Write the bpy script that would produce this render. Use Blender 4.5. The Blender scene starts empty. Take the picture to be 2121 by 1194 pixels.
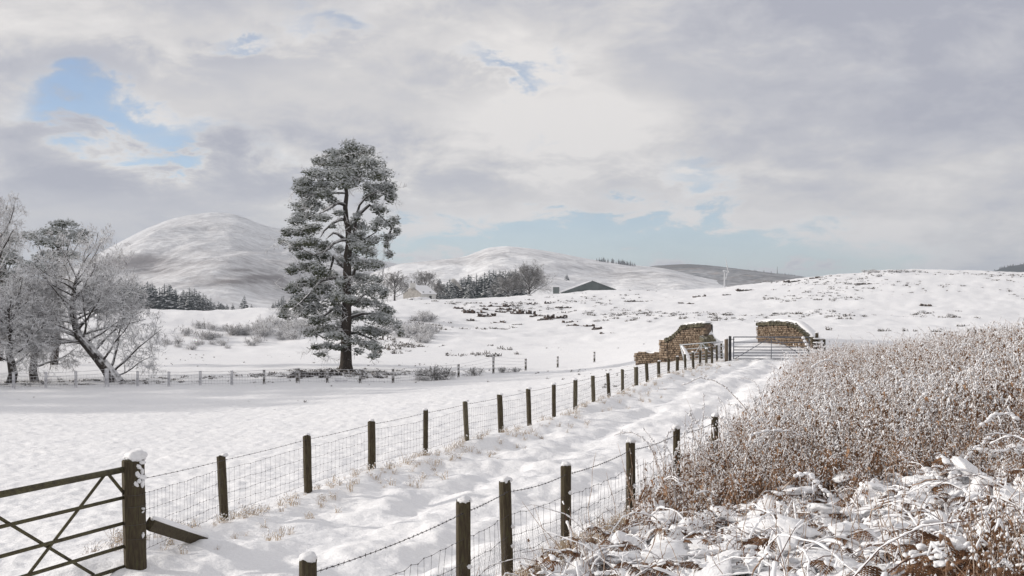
import bpy, math, random
import numpy as np
from mathutils import Vector, Matrix
S = bpy.context.scene
random.seed(7); rng = np.random.default_rng(11)
R = math.radians
F = 2300.0; CX = 1060.5; HY = 640.0           # focal length, centre and horizon of the 2121 px photograph
def P(px, py, Y): return Vector(((px-CX)/F*Y, Y, (HY-py)/F*Y))
# ---------------------------------------------------------------- camera
cam = bpy.data.objects.new('camera', bpy.data.cameras.new('camera')); S.collection.objects.link(cam)
cam.data.sensor_width = 36; cam.data.lens = 36*F/2121; cam.data.shift_y = 43/2121; cam.data.shift_x = 0
cam.rotation_euler = (R(90), 0, 0); cam.data.clip_start = .1; cam.data.clip_end = 30000
S.camera = cam
# ---------------------------------------------------------------- sun, sky, exposure
SUN_EL, SUN_AZ = 17.0, -80.0                   # azimuth clockwise from +Y (the view direction): low from the left
sd = Vector((math.sin(R(SUN_AZ))*math.cos(R(SUN_EL)), math.cos(R(SUN_AZ))*math.cos(R(SUN_EL)), math.sin(R(SUN_EL))))
sl = bpy.data.lights.new('sun', 'SUN'); sl.energy = 4.0; sl.angle = R(1.6); sl.color = (1, .935, .85)
so = bpy.data.objects.new('sun', sl); S.collection.objects.link(so)
so.rotation_euler = sd.to_track_quat('Z', 'Y').to_euler()
S.view_settings.view_transform = 'Standard'; S.view_settings.look = 'None'; S.view_settings.gamma = 1
S.view_settings.exposure = -0.05
S.cycles.use_denoising = True
S.cycles.max_bounces = 6; S.cycles.diffuse_bounces = 3; S.cycles.glossy_bounces = 2
S.cycles.transparent_max_bounces = 4; S.cycles.volume_bounces = 0
W = bpy.data.worlds.new('World'); S.world = W; W.use_nodes = True
def build_sky():
    nt = W.node_tree; N = nt.nodes; L = nt.links; N.clear()
    def n(t, **k):
        x = N.new(t)
        for a, b in k.items(): setattr(x, a, b)
        return x
    def m(op, a, b=None, c=None, clamp=False):
        x = n('ShaderNodeMath', operation=op); x.use_clamp = clamp
        for i, v in enumerate((a, b, c)):
            if v is None: continue
            if isinstance(v, (int, float)): x.inputs[i].default_value = v
            else: L.new(v, x.inputs[i])
        return x.outputs[0]
    tc = n('ShaderNodeTexCoord'); sp = n('ShaderNodeSeparateXYZ'); L.new(tc.outputs['Generated'], sp.inputs[0])
    x, y, z = sp.outputs
    ay = m('MAXIMUM', m('ABSOLUTE', y), .02)
    u = m('DIVIDE', x, ay); v = m('DIVIDE', z, ay)
    zz = m('ADD', m('MAXIMUM', z, 0), .32)
    cb = n('ShaderNodeCombineXYZ'); L.new(m('DIVIDE', x, zz), cb.inputs[0]); L.new(m('DIVIDE', y, zz), cb.inputs[1])
    def noise(vec, scale, detail, rough, dist=0., off=(0, 0, 0), sx=1, sy=1):
        mp = n('ShaderNodeMapping'); L.new(vec, mp.inputs[0]); mp.inputs['Location'].default_value = off
        mp.inputs['Scale'].default_value = (sx, sy, 1)
        t = n('ShaderNodeTexNoise'); L.new(mp.outputs[0], t.inputs['Vector'])
        t.inputs['Scale'].default_value = scale; t.inputs['Detail'].default_value = detail
        t.inputs['Roughness'].default_value = rough; t.inputs['Distortion'].default_value = dist
        return t.outputs['Fac']
    n1 = noise(cb.outputs[0], 2.6, 7, .6, .35, (3.1, 1.7, 0))
    n2 = noise(cb.outputs[0], 1.7, 5, .55, .25, (9.4, 5.2, 2))
    n3 = noise(cb.outputs[0], 6.5, 6, .62, .3, (1.4, 7.7, 4))
    # ragged coordinates so that gaps and banks get torn edges
    uu = m('ADD', u, m('MULTIPLY', m('SUBTRACT', n1, .5), .16)); vv = m('ADD', v, m('MULTIPLY', m('SUBTRACT', n3, .5), .13))
    def blob(px, py, sx, sy, amp, rot=0):
        a = m('SUBTRACT', uu, (px-CX)/F); b = m('SUBTRACT', vv, (HY-py)/F)
        c, s = math.cos(rot), math.sin(rot)
        a2 = m('ADD', m('MULTIPLY', a, c), m('MULTIPLY', b, s)); b2 = m('SUBTRACT', m('MULTIPLY', b, c), m('MULTIPLY', a, s))
        q = m('ADD', m('POWER', m('ABSOLUTE', m('DIVIDE', a2, sx/F)), 2), m('POWER', m('ABSOLUTE', m('DIVIDE', b2, sy/F)), 2))
        return m('MULTIPLY', m('EXPONENT', m('MULTIPLY', q, -1)), amp)
    def total(lst, start):
        t = start
        for b in lst: t = m('ADD', t, blob(*b))
        return t
    gaps = total([(300, 246, 220, 52, .80, -.16), (400, 310, 80, 28, .36), (130, 205, 50, 40, .3), (500, 95, 55, 22, .38), (1060, 132, 120, 26, .48, -.1), (650, 60, 120, 22, .26, -.2),
                  (1050, 505, 330, 42, .75), (1480, 520, 360, 52, .75), (1440, 350, 90, 36, .34), (1330, 470, 160, 36, .32), (1750, 560, 260, 22, .3), (1120, 290, 40, 14, .2), (700, 90, 60, 20, .2)],
                 m('MULTIPLY', m('SUBTRACT', n3, .5), .35))
    cov = m('SUBTRACT', m('ADD', .64, m('MULTIPLY', m('SUBTRACT', n1, .5), .95)), gaps)
    mr = n('ShaderNodeMapRange', interpolation_type='SMOOTHSTEP'); L.new(cov, mr.inputs[0])
    mr.inputs[1].default_value = .0; mr.inputs[2].default_value = .56
    edge = m('EXPONENT', m('MULTIPLY', m('POWER', m('ABSOLUTE', m('DIVIDE', m('SUBTRACT', cov, .40), .17)), 2), -1))      # thin cloud margins let the light through
    br = total([(1900, 130, 420, 260, -.36), (1500, 60, 300, 120, -.10), (60, 270, 200, 130, -.34), (200, 390, 380, 60, -.26), (1000, 190, 200, 40, -.2), (1000, 390, 320, 40, -.16), (480, 130, 260, 40, -.12), (760, 40, 260, 40, -.1),
                (700, 220, 380, 70, .2), (1250, 240, 300, 60, .22), (330, 75, 300, 50, .2), (300, 285, 120, 40, .2), (1700, 330, 200, 60, .10), (1850, 460, 340, 60, .16), (1850, 545, 160, 22, .3), (1050, 300, 500, 60, .12), (450, 330, 150, 40, .1)],
               m('ADD', m('ADD', .60, m('MULTIPLY', edge, .26)), m('ADD', m('MULTIPLY', m('SUBTRACT', n2, .5), 1.9), m('MULTIPLY', m('SUBTRACT', n3, .5), 1.35))))
    cr = n('ShaderNodeValToRGB'); L.new(br, cr.inputs[0]); e = cr.color_ramp.elements
    e[0].position = .08; e[0].color = (.46, .47, .545, 1); e[1].position = 1; e[1].color = (.92, .885, .86, 1)
    k = e.new(.42); k.color = (.60, .60, .645, 1); k = e.new(.68); k.color = (.745, .725, .725, 1)
    sky = n('ShaderNodeTexSky', sky_type='NISHITA'); sky.sun_disc = False; sky.sun_elevation = R(SUN_EL); sky.sun_rotation = R(SUN_AZ)
    sky.altitude = 300; sky.air_density = .8; sky.dust_density = 0; sky.ozone_density = 2.2
    b1 = n('ShaderNodeBackground'); L.new(sky.outputs[0], b1.inputs[0]); b1.inputs[1].default_value = .15
    b2 = n('ShaderNodeBackground'); L.new(cr.outputs[0], b2.inputs[0]); b2.inputs[1].default_value = .95
    mx = n('ShaderNodeMixShader'); mr.inputs[3].default_value = .25; L.new(mr.outputs[0], mx.inputs[0]); L.new(b1.outputs[0], mx.inputs[1]); L.new(b2.outputs[0], mx.inputs[2])
    o = n('ShaderNodeOutputWorld'); L.new(mx.outputs[0], o.inputs[0])
build_sky()
# ---------------------------------------------------------------- helpers
def tag(o, label=None, cat=None, group=None, kind=None):
    if label: o['label'] = label
    if cat: o['category'] = cat
    if group: o['group'] = group
    if kind: o['kind'] = kind
    return o
def link(name, data, parent=None, loc=None):
    o = bpy.data.objects.new(name, data); S.collection.objects.link(o)
    if parent: o.parent = parent
    if loc is not None: o.location = loc
    return o
def empty(name, loc, label, cat, group=None, rz=0):
    o = link(name, None, None, loc); o.rotation_euler.z = rz; o.empty_display_size = .1
    return tag(o, label, cat, group)
def mesh(name, v, f, mats, mi=None, smooth=False):
    me = bpy.data.meshes.new(name)
    v = np.asarray(v, dtype=np.float32).reshape(-1, 3)
    if isinstance(f, np.ndarray):
        k = f.shape[1]; nf = len(f)
        me.vertices.add(len(v)); me.vertices.foreach_set('co', v.ravel())
        me.loops.add(nf*k); me.loops.foreach_set('vertex_index', f.astype(np.int32).ravel())
        me.polygons.add(nf); me.polygons.foreach_set('loop_start', np.arange(0, nf*k, k, dtype=np.int32))
        me.update(calc_edges=True)
    else:
        me.from_pydata([tuple(map(float, q)) for q in v], [], f)
    for q in (mats if isinstance(mats, (list, tuple)) else [mats]): me.materials.append(q)
    if mi is not None: me.polygons.foreach_set('material_index', np.asarray(mi, dtype=np.int32))
    if smooth: me.polygons.foreach_set('use_smooth', np.ones(len(me.polygons), dtype=bool))
    me.update(); return me
def tubes(p, rad, sides):
    """many tubes at once: p (n,k,3), rad (n,k)"""
    n, k = rad.shape; t = np.empty_like(p); t[:, 1:-1] = p[:, 2:]-p[:, :-2]; t[:, 0] = p[:, 1]-p[:, 0]; t[:, -1] = p[:, -1]-p[:, -2]; t /= np.linalg.norm(t, axis=2)[..., None]+1e-9
    ref = np.where((np.abs(t.mean(1)[:, 2]) < .8)[:, None], [[0, 0, 1.]], [[1., 0, 0]])[:, None, :]; a = np.cross(ref, t); a /= np.linalg.norm(a, axis=2)[..., None]+1e-9; b = np.cross(t, a)
    th = np.arange(sides)/sides*2*math.pi+math.pi/2
    v = p[:, :, None, :]+rad[:, :, None, None]*(np.cos(th)[:, None]*a[:, :, None, :]+np.sin(th)[:, None]*b[:, :, None, :])
    i = np.arange(k-1)[:, None]*sides; j = np.arange(sides)[None, :]; j2 = (j+1) % sides; f = np.stack([i+j, i+j2, i+sides+j2, i+sides+j], -1).reshape(-1, 4)
    f = np.concatenate([f[:, [0, 1, 2]], f[:, [0, 2, 3]]]); f = (f[None]+(np.arange(n)*k*sides)[:, None, None]).reshape(-1, 3); return v.reshape(-1, 3), f
class Bag:                                     # gathers triangles and quads (as triangles) for one mesh
    def __init__(s): s.v = []; s.f = []; s.m = []; s.n = 0; s.q = {}
    def branch(s, pts, rad, sides, mat): s.q.setdefault((len(rad), sides, mat), []).append((pts, rad))
    def add(s, v, f, m=0):
        v = np.asarray(v, dtype=np.float64).reshape(-1, 3); f = np.asarray(f, dtype=np.int64)
        if f.shape[1] == 4: f = np.concatenate([f[:, [0, 1, 2]], f[:, [0, 2, 3]]])
        s.v.append(v); s.f.append(f+s.n); s.m.append(np.full(len(f), m) if np.isscalar(m) else np.asarray(m)); s.n += len(v)
    def mesh(s, name, mats, smooth=False):
        for (k, sides, mat), l in s.q.items(): s.add(*tubes(np.array([[tuple(p) for p in a] for a, _ in l], dtype=float), np.array([b for _, b in l], dtype=float), sides), mat)
        s.q = {}
        return mesh(name, np.concatenate(s.v), np.concatenate(s.f), mats, np.concatenate(s.m), smooth)
def tube(pts, rad, sides=6, cap=True, ph=0.):
    p = np.asarray([tuple(q) for q in pts], dtype=float); k = len(p)
    rad = np.full(k, rad) if np.isscalar(rad) else np.asarray(rad, dtype=float)
    t = np.empty_like(p); t[1:-1] = p[2:]-p[:-2]; t[0] = p[1]-p[0]; t[-1] = p[-1]-p[-2]
    t /= np.linalg.norm(t, axis=1)[:, None]+1e-9
    tm = t.mean(0); ref = np.array([0, 0, 1.]) if abs(tm[2]) < .8*np.linalg.norm(tm)+1e-9 else np.array([1., 0, 0])
    a = np.cross(ref, t); a /= np.linalg.norm(a, axis=1)[:, None]+1e-9; b = np.cross(t, a)
    th = np.arange(sides)/sides*2*math.pi+ph
    v = p[:, None, :]+rad[:, None, None]*(np.cos(th)[None, :, None]*a[:, None, :]+np.sin(th)[None, :, None]*b[:, None, :])
    i = np.arange(k-1)[:, None]*sides; j = np.arange(sides)[None, :]; j2 = (j+1) % sides
    f = np.stack([i+j, i+j2, i+sides+j2, i+sides+j], -1).reshape(-1, 4)
    f = np.concatenate([f[:, [0, 1, 2]], f[:, [0, 2, 3]]])
    if cap:
        q = np.arange(1, sides-1); o = (k-1)*sides
        f = np.concatenate([f, np.stack([0*q, q+1, q], 1), np.stack([0*q+o, q+o, q+1+o], 1)])
    return v.reshape(-1, 3), f
def perlin(x, y, seed=0):
    r = np.random.default_rng(seed); perm = r.permutation(512); g = r.normal(size=(512, 2)); g /= np.linalg.norm(g, axis=1)[:, None]
    xi = np.floor(x).astype(np.int64); yi = np.floor(y).astype(np.int64); xf = x-xi; yf = y-yi
    def d(ix, iy):
        h = perm[(perm[(xi+ix) & 511]+yi+iy) & 511]; return g[h, 0]*(xf-ix)+g[h, 1]*(yf-iy)
    s = xf*xf*xf*(xf*(xf*6-15)+10); t = yf*yf*yf*(yf*(yf*6-15)+10)
    a = d(0, 0); b = d(1, 0); c = d(0, 1); e = d(1, 1)
    return ((a+s*(b-a))*(1-t)+(c+s*(e-c))*t)*1.5
def fbm(x, y, o=4, seed=0, gain=.5):
    t = 0; a = 1
    for i in range(o): t = t+a*perlin(x*2**i, y*2**i, seed+i); a *= gain
    return t
def sstep(a, b, x):
    t = np.clip((x-a)/(b-a), 0, 1); return t*t*(3-2*t)
def blobmesh(name, mat, seed, sub=3, amp=.25, flat=1., fr=1.6):
    import bmesh
    bm = bmesh.new(); bmesh.ops.create_icosphere(bm, subdivisions=sub, radius=1)
    v = np.array([q.co[:] for q in bm.verts]); f = np.array([[w.index for w in q.verts] for q in bm.faces]); bm.free()
    d = 1+amp*(perlin(v[:, 0]*fr+v[:, 2]*1.3+seed*3.1, v[:, 1]*fr+v[:, 2]*.7+seed, seed)+.6*perlin(v[:, 0]*fr*2.3+5+v[:, 2]*2, v[:, 1]*fr*2.3-v[:, 2]*2, seed+9))
    v = v*d[:, None]; v[:, 2] *= flat
    return mesh(name, v, f, mat, None, True)
# ---------------------------------------------------------------- materials
def newmat(name):
    mt = bpy.data.materials.new(name); mt.use_nodes = True; nt = mt.node_tree
    return mt, nt, nt.nodes['Principled BSDF']
def ramp(nt, src, stops):
    c = nt.nodes.new('ShaderNodeValToRGB'); nt.links.new(src, c.inputs[0]); e = c.color_ramp.elements
    while len(e) < len(stops): e.new(.5)
    for q, (p, col) in zip(e, stops): q.position = p; q.color = (*col, 1)
    return c.outputs[0]
def noise(nt, scale, detail=4, rough=.55, sc=(1, 1, 1), obj=True, dist=0):
    tc = nt.nodes.new('ShaderNodeTexCoord'); mp = nt.nodes.new('ShaderNodeMapping'); mp.inputs['Scale'].default_value = sc
    nt.links.new(tc.outputs['Object'], mp.inputs[0])
    t = nt.nodes.new('ShaderNodeTexNoise'); nt.links.new(mp.outputs[0], t.inputs['Vector'])
    t.inputs['Scale'].default_value = scale; t.inputs['Detail'].default_value = detail; t.inputs['Roughness'].default_value = rough; t.inputs['Distortion'].default_value = dist
    return t.outputs['Fac']
def bump(nt, b, h, strength, dist, prev=None):
    n = nt.nodes.new('ShaderNodeBump'); n.inputs['Strength'].default_value = strength; n.inputs['Distance'].default_value = dist
    nt.links.new(h, n.inputs['Height'])
    if prev: nt.links.new(prev, n.inputs['Normal'])
    nt.links.new(n.outputs[0], b.inputs['Normal']); return n.outputs[0]
def math_(nt, op, a, b=None, clamp=False):
    x = nt.nodes.new('ShaderNodeMath'); x.operation = op; x.use_clamp = clamp
    for i, v in enumerate((a, b)):
        if v is None: continue
        if isinstance(v, (int, float)): x.inputs[i].default_value = v
        else: nt.links.new(v, x.inputs[i])
    return x.outputs[0]
def mixc(nt, f, a, b):
    x = nt.nodes.new('ShaderNodeMix'); x.data_type = 'RGBA'
    if isinstance(f, (int, float)): x.inputs[0].default_value = f
    else: nt.links.new(f, x.inputs[0])
    for i, v in ((6, a), (7, b)):
        if isinstance(v, tuple): x.inputs[i].default_value = (*v, 1)
        else: nt.links.new(v, x.inputs[i])
    return x.outputs[2]
SNOWC = (.86, .865, .885)
def snow_mat(name, s1=9, b1=.35, s2=40, b2=.25, d=.03):
    mt, nt, b = newmat(name); b.inputs['Roughness'].default_value = .62; b.inputs['Specular IOR Level'].default_value = .25
    nt.links.new(ramp(nt, noise(nt, 1.3, 3), [(.3, (.83, .835, .86)), (.7, (.88, .88, .895))]), b.inputs['Base Color'])
    p = bump(nt, b, noise(nt, s1, 4), b1, d); bump(nt, b, noise(nt, s2, 3), b2, d*.3, p); return mt
def plain(name, stops, scale=6, rough=.85, sc=(1, 1, 1), bmp=.5, bd=.02, snow=None, snow_noise=3., snow_soft=.25, spec=.2):
    """wood, bark, stone, leaf: noise colour, bump; snow=(threshold) lays snow on what faces up"""
    mt, nt, b = newmat(name); b.inputs['Roughness'].default_value = rough; b.inputs['Specular IOR Level'].default_value = spec
    nz = noise(nt, scale, 5, .6, sc); col = ramp(nt, nz, stops)
    if snow is not None:
        g = nt.nodes.new('ShaderNodeNewGeometry'); sp = nt.nodes.new('ShaderNodeSeparateXYZ'); nt.links.new(g.outputs['True Normal'], sp.inputs[0])
        h = math_(nt, 'ADD', sp.outputs[2], math_(nt, 'MULTIPLY', math_(nt, 'SUBTRACT', noise(nt, snow_noise, 3), .5), 1.6))
        mr = nt.nodes.new('ShaderNodeMapRange'); nt.links.new(h, mr.inputs[0]); mr.inputs[1].default_value = snow-snow_soft; mr.inputs[2].default_value = snow+snow_soft
        col = mixc(nt, mr.outputs[0], col, SNOWC)
    nt.links.new(col, b.inputs['Base Color'])
    if bmp: bump(nt, b, nz, bmp, bd)
    return mt
M = {}
M['snow'] = snow_mat('snow', 14, .4, 60, .3)
M['snow_soft'] = snow_mat('snow_soft', 8, .5, 50, .35, .02)
M['wood'] = plain('weathered_wood', [(.25, (.030, .024, .016)), (.5, (.062, .048, .031)), (.62, (.078, .068, .038)), (.8, (.05, .055, .026))], 9, .9, (6, 6, .7), .7, .01)
M['wood_old'] = plain('lichened_wood', [(.25, (.045, .038, .028)), (.5, (.095, .08, .056)), (.62, (.12, .11, .07)), (.8, (.16, .155, .11))], 9, .9, (6, 6, .7), .7, .01)
M['wood_pale'] = plain('grey_wood', [(.3, (.09, .07, .05)), (.7, (.20, .16, .12))], 9, .9, (6, 6, .7), .7, .01)
M['wood_root'] = plain('dark_root', [(.3, (.03, .026, .024)), (.7, (.07, .06, .052))], 5, .9, bmp=.4, snow=.75, snow_noise=3.)
M['wood_snow'] = plain('snow_blown_wood', [(.3, (.04, .035, .03)), (.7, (.09, .075, .06))], 9, .9, (3, 3, 6), .3, .01, snow=.1, snow_noise=5.)
M['rust'] = plain('mossy_steel', [(.3, (.036, .028, .017)), (.5, (.066, .056, .026)), (.7, (.085, .078, .035))], 14, .75, (1, 1, 1), .4, .004, spec=.4)
M['galv'] = plain('galvanised_steel', [(.3, (.10, .108, .13)), (.7, (.16, .17, .20))], 8, .55, bmp=0, spec=.5)
M['galv_snow'] = plain('galvanised_steel_snow', [(.3, (.22, .25, .25)), (.7, (.32, .35, .36))], 8, .6, bmp=0, snow=.0, snow_noise=6.)
M['wire'] = plain('fence_wire', [(.3, (.05, .045, .05)), (.7, (.11, .10, .10))], 30, .6, bmp=0)
M['wire_snow'] = plain('snowy_wire', [(.3, (.3, .3, .33)), (.7, (.8, .8, .82))], 3, .7, bmp=0)
M['bark'] = plain('pine_bark', [(.3, (.030, .025, .022)), (.6, (.075, .06, .05)), (.8, (.13, .09, .065))], 7, .95, (2, 2, .6), 1, .06, snow=.75, snow_noise=4.)
M['bramble'] = plain('bramble', [(.3, (.03, .026, .022)), (.7, (.09, .075, .06))], 2, .9, bmp=0, snow=.35, snow_noise=1.5)
M['twig'] = plain('frosted_twig', [(.3, (.08, .07, .068)), (.7, (.22, .20, .19))], 5, .9, bmp=0, snow=-.05, snow_noise=2., snow_soft=.3)
M['limb'] = plain('snow_lined_limb', [(.3, (.03, .026, .024)), (.7, (.075, .062, .055))], 5, .95, bmp=.6, snow=.38, snow_noise=3.)
M['needle'] = plain('pine_needle', [(.3, (.040, .048, .028)), (.55, (.072, .080, .046)), (.8, (.12, .118, .066))], .9, .8, bmp=0)
M['frost'] = plain('frosted_needle', [(.3, (.30, .32, .31)), (.7, (.66, .68, .70))], 2.5, .8, bmp=0)
M['conifer'] = plain('dark_conifer', [(.3, (.034, .050, .052)), (.7, (.080, .098, .100))], 1.2, .9, bmp=0, snow=.62, snow_noise=1.1, snow_soft=.5)
M['stone'] = None
M['cream'] = plain('cream_harling', [(.3, (.56, .55, .53)), (.7, (.66, .65, .62))], 2, .9, bmp=.3)
M['rough_stone'] = plain('rubble_gable', [(.3, (.28, .265, .245)), (.5, (.38, .36, .335)), (.7, (.47, .45, .42))], 2.2, .95, bmp=.6, bd=.05)
M['dark'] = plain('dark_timber', [(.3, (.03, .03, .032)), (.7, (.06, .06, .062))], 3, .8, bmp=0)
M['sheet'] = plain('grey_green_sheeting', [(.3, (.10, .118, .115)), (.7, (.15, .168, .165))], .5, .7, (1, 1, .2), bmp=0)
M['white'] = plain('white_paint', [(.3, (.5, .51, .53)), (.7, (.58, .59, .6))], 2, .5, bmp=0)
M['stem'] = plain('dead_stem', [(.28, (.15, .082, .052)), (.48, (.31, .20, .135)), (.57, (.55, .46, .39)), (.8, (.78, .74, .71))], 14, .85, bmp=0)
M['cane'] = plain('dead_cane', [(.3, (.06, .03, .022)), (.6, (.13, .062, .04)), (.8, (.22, .13, .085))], 6, .85, bmp=0)
M['tuss'] = plain('heather_tuft', [(.3, (.06, .052, .046)), (.7, (.17, .145, .12))], 1, .9, bmp=0)
M['leafb'] = plain('dead_leaf', [(.3, (.22, .115, .062)), (.55, (.38, .23, .14)), (.75, (.60, .46, .34))], 4, .85, bmp=0)
M['bracken'] = plain('dead_bracken', [(.25, (.055, .027, .015)), (.5, (.125, .062, .031)), (.75, (.25, .145, .075))], 5, .85, bmp=0)
M['straw'] = plain('dry_grass', [(.3, (.40, .30, .20)), (.7, (.66, .56, .44))], 6, .85, bmp=0)
M['moss'] = plain('mossy_stone', [(.3, (.07, .062, .045)), (.55, (.16, .145, .10)), (.8, (.25, .225, .165))], 4, .95, bmp=.6, snow=1.0, snow_noise=3.)
def stone_mat():
    mt, nt, b = newmat('red_sandstone'); b.inputs['Roughness'].default_value = .95; b.inputs['Specular IOR Level'].default_value = .1
    oi = nt.nodes.new('ShaderNodeObjectInfo'); nz = noise(nt, 9, 5, .65)
    c1 = ramp(nt, nz, [(.25, (.12, .098, .078)), (.5, (.255, .21, .168)), (.72, (.39, .335, .28))])
    c2 = ramp(nt, oi.outputs['Random'], [(0, (.62, .55, .50)), (.35, (.9, .80, .70)), (.7, (1.05, .97, .88)), (1, (1.35, 1.28, 1.2))])
    x = nt.nodes.new('ShaderNodeMix'); x.data_type = 'RGBA'; x.blend_type = 'MULTIPLY'; x.inputs[0].default_value = 1
    nt.links.new(c1, x.inputs[6]); nt.links.new(c2, x.inputs[7]); nt.links.new(x.outputs[2], b.inputs['Base Color']); bump(nt, b, nz, .8, .05); return mt
M['stone'] = stone_mat()
M['mortar'] = plain('earthy_mortar', [(.3, (.07, .053, .042)), (.7, (.2, .155, .12))], 6, .95, bmp=.6)
def ground_mat(name, heath_cols, far=False, s=1.0):
    """snow with vegetation breaking through where the mesh attribute 'heath' says it grows"""
    mt, nt, b = newmat(name); b.inputs['Roughness'].default_value = .65; b.inputs['Specular IOR Level'].default_value = .2
    at = nt.nodes.new('ShaderNodeAttribute'); at.attribute_name = 'heath'
    fine = noise(nt, 1.1*s, 6, .68, (1, .45, 1) if not far else (1, 1, 1)); big = noise(nt, .09*s, 4, .55)
    k = math_(nt, 'ADD', math_(nt, 'MULTIPLY', math_(nt, 'SUBTRACT', fine, .5), 1.9), math_(nt, 'MULTIPLY', math_(nt, 'SUBTRACT', big, .5), 1.1))
    k = math_(nt, 'ADD', k, at.outputs['Fac'])
    mr = nt.nodes.new('ShaderNodeMapRange'); nt.links.new(k, mr.inputs[0]); mr.inputs[1].default_value = .05 if far else .50; mr.inputs[2].default_value = 1.15 if far else .68
    veg = ramp(nt, noise(nt, .5*s, 4, .6), heath_cols)
    sn = ramp(nt, noise(nt, .7, 3), [(.3, (.835, .84, .865)), (.7, (.885, .885, .9))])
    nt.links.new(mixc(nt, mr.outputs[0], sn, veg), b.inputs['Base Color'])
    if not far:
        p = bump(nt, b, noise(nt, 3.2, 5, .6, (1, 1.5, 1)), .55, .10); p = bump(nt, b, noise(nt, 17, 4, .6), .45, .02, p)
    else: bump(nt, b, noise(nt, .035*s*6, 8, .6), .6, 1.6/s)
    return mt
M['ground'] = ground_mat('snowy_ground', [(.3, (.12, .085, .06)), (.7, (.30, .24, .17))])
M['hill'] = ground_mat('snowy_hill', [(.3, (.13, .105, .105)), (.7, (.24, .215, .215))], True, .05)
M['heather'] = ground_mat('heather_hill', [(.35, (.045, .05, .06)), (.55, (.10, .09, .09)), (.75, (.26, .17, .12))], True, .06)
M['woodhill'] = ground_mat('wooded_hill', [(.3, (.018, .024, .03)), (.7, (.035, .045, .05))], True, .12)
# ---------------------------------------------------------------- the lie of the land
FA, FB = -10.83, .353                           # the track's left fence runs along x = FA + FB*y
def fence_r(Y): return np.where(Y < 20.2, -1.58+.44*(Y-8.6), 3.69+.308*(Y-20.2))
CP = [(465, 1088, 17.7), (770, 989, 22.6), (1039, 906, 29.9), (1261, 832, 40.7), (1385, 781, 51.1), (1495, 744, 66), (1172, 1148, 13.8), (1306, 1085, 16.2),
      (1600, 745, 64), (1600, 720, 69), (1590, 702, 75), (1580, 699, 80), (1600, 694, 98), (290, 1178, 13.8), (345, 1165, 14.2), (0, 1000, 24), (300, 900, 36), (0, 855, 50), (500, 860, 46), (900, 820, 50), (1150, 790, 62),
      (0, 808, 66), (220, 802, 68), (480, 798, 69), (815, 795, 70), (1022, 775, 78), (1230, 752, 92), (717, 768, 80), (100, 770, 85), (400, 740, 105), (450, 716, 130), (700, 722, 120), (950, 716, 125),
      (1200, 705, 125), (1350, 706, 108), (350, 643, 178), (600, 640, 185), (100, 645, 175), (-300, 645, 175), (1000, 672, 190), (870, 622, 300), (1050, 622, 290), (950, 622, 320), (1130, 612, 350), (1280, 602, 370),
      (780, 628, 260), (1300, 655, 200), (1500, 690, 110), (1500, 652, 200), (1480, 600, 335), (1560, 590, 345), (1700, 573, 350), (1900, 561, 370), (2100, 566, 370), (1900, 640, 200), (1900, 692, 95), (2300, 568, 370), (2300, 650, 190), (2600, 570, 370), (-300, 800, 66), (-300, 850, 50), (-500, 645, 175)]
CP = [tuple(P(*c)) for c in CP]
CP += [(-1.58, 8.6, -3.1), (-.48, 11.2, -3.08), (3.69, 20.2, -3.1), (8, 32, -3.1), (13.2, 48, -3.0), (-5.5, 11.9, -3.42), (11, 25, -1.85), (4, 9, -2.0), (1.9, 10, -2.5), (6, 15, -2.15), (16, 40, -2.0), (27, 60, -2.1), (19, 60, -2.9),
       (3.2, 7, -1.85), (5.5, 18, -2.6), (8, 14, -1.75), (14, 22, -1.5), (24, 40, -1.4), (0, 2, -1.75), (0, 5, -2.6), (-3, 6, -3.2), (3, 3, -1.6), (-6, 5, -3.35), (-12, 12, -3.6), (6, 6, -1.5),
       (-60, 240, -4), (-110, 330, -6), (175, 480, 8), (130, 480, 5), (86, 460, 4), (50, 470, 5), (0, 470, 3), (-60, 470, -5), (230, 480, 9), (-30, 430, 1), (-150, 470, -7)]
CP = np.array(CP)
def warp(x, Y): return np.stack([x/Y*2.2, np.log(Y)*1.0], -1)
def tps_fit(c, lam=.002):
    q = warp(c[:, 0], c[:, 1]); d = np.linalg.norm(q[:, None]-q[None], axis=2); K = np.where(d > 0, d*d*np.log(d+1e-9), 0)+lam*np.eye(len(q))
    A = np.concatenate([np.ones((len(q), 1)), q], 1); n_ = len(q)
    Mx = np.block([[K, A], [A.T, np.zeros((3, 3))]]); s = np.linalg.solve(Mx, np.concatenate([c[:, 2]/c[:, 1]**.7, np.zeros(3)])); return q, s
TQ, TS = tps_fit(CP)
def base_z(x, Y):
    x = np.asarray(x, dtype=float); Y = np.asarray(Y, dtype=float); sh = x.shape; q = warp(x.ravel(), np.minimum(Y.ravel(), 520)); out = np.zeros(len(q))
    q[:, 0] = np.clip(q[:, 0], -1.9, 1.9)
    for i in range(0, len(q), 60000):
        d2 = ((q[i:i+60000, None]-TQ[None])**2).sum(2); out[i:i+60000] = (.5*d2*np.log(d2+1e-12)) @ TS[:-3]+TS[-3]+q[i:i+60000] @ TS[-2:]
    z = out.reshape(sh)*np.minimum(Y, 520)**.7
    w = sstep(430, 640, Y); return z*(1-w)+(-7)*w
def masks(x, Y):
    dl = (x-(FA+FB*Y))*.943; dr = (x-fence_r(Y))*.93
    track = sstep(-.1, .8, dl)*sstep(.3, -.5, dr)*sstep(72, 62, Y)
    veg = sstep(-.3, .8, dr)*sstep(66, 60, Y)
    lump = veg*sstep(19, 16, Y+.5*np.maximum(x, 0))
    return dl, dr, track, veg, lump
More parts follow.
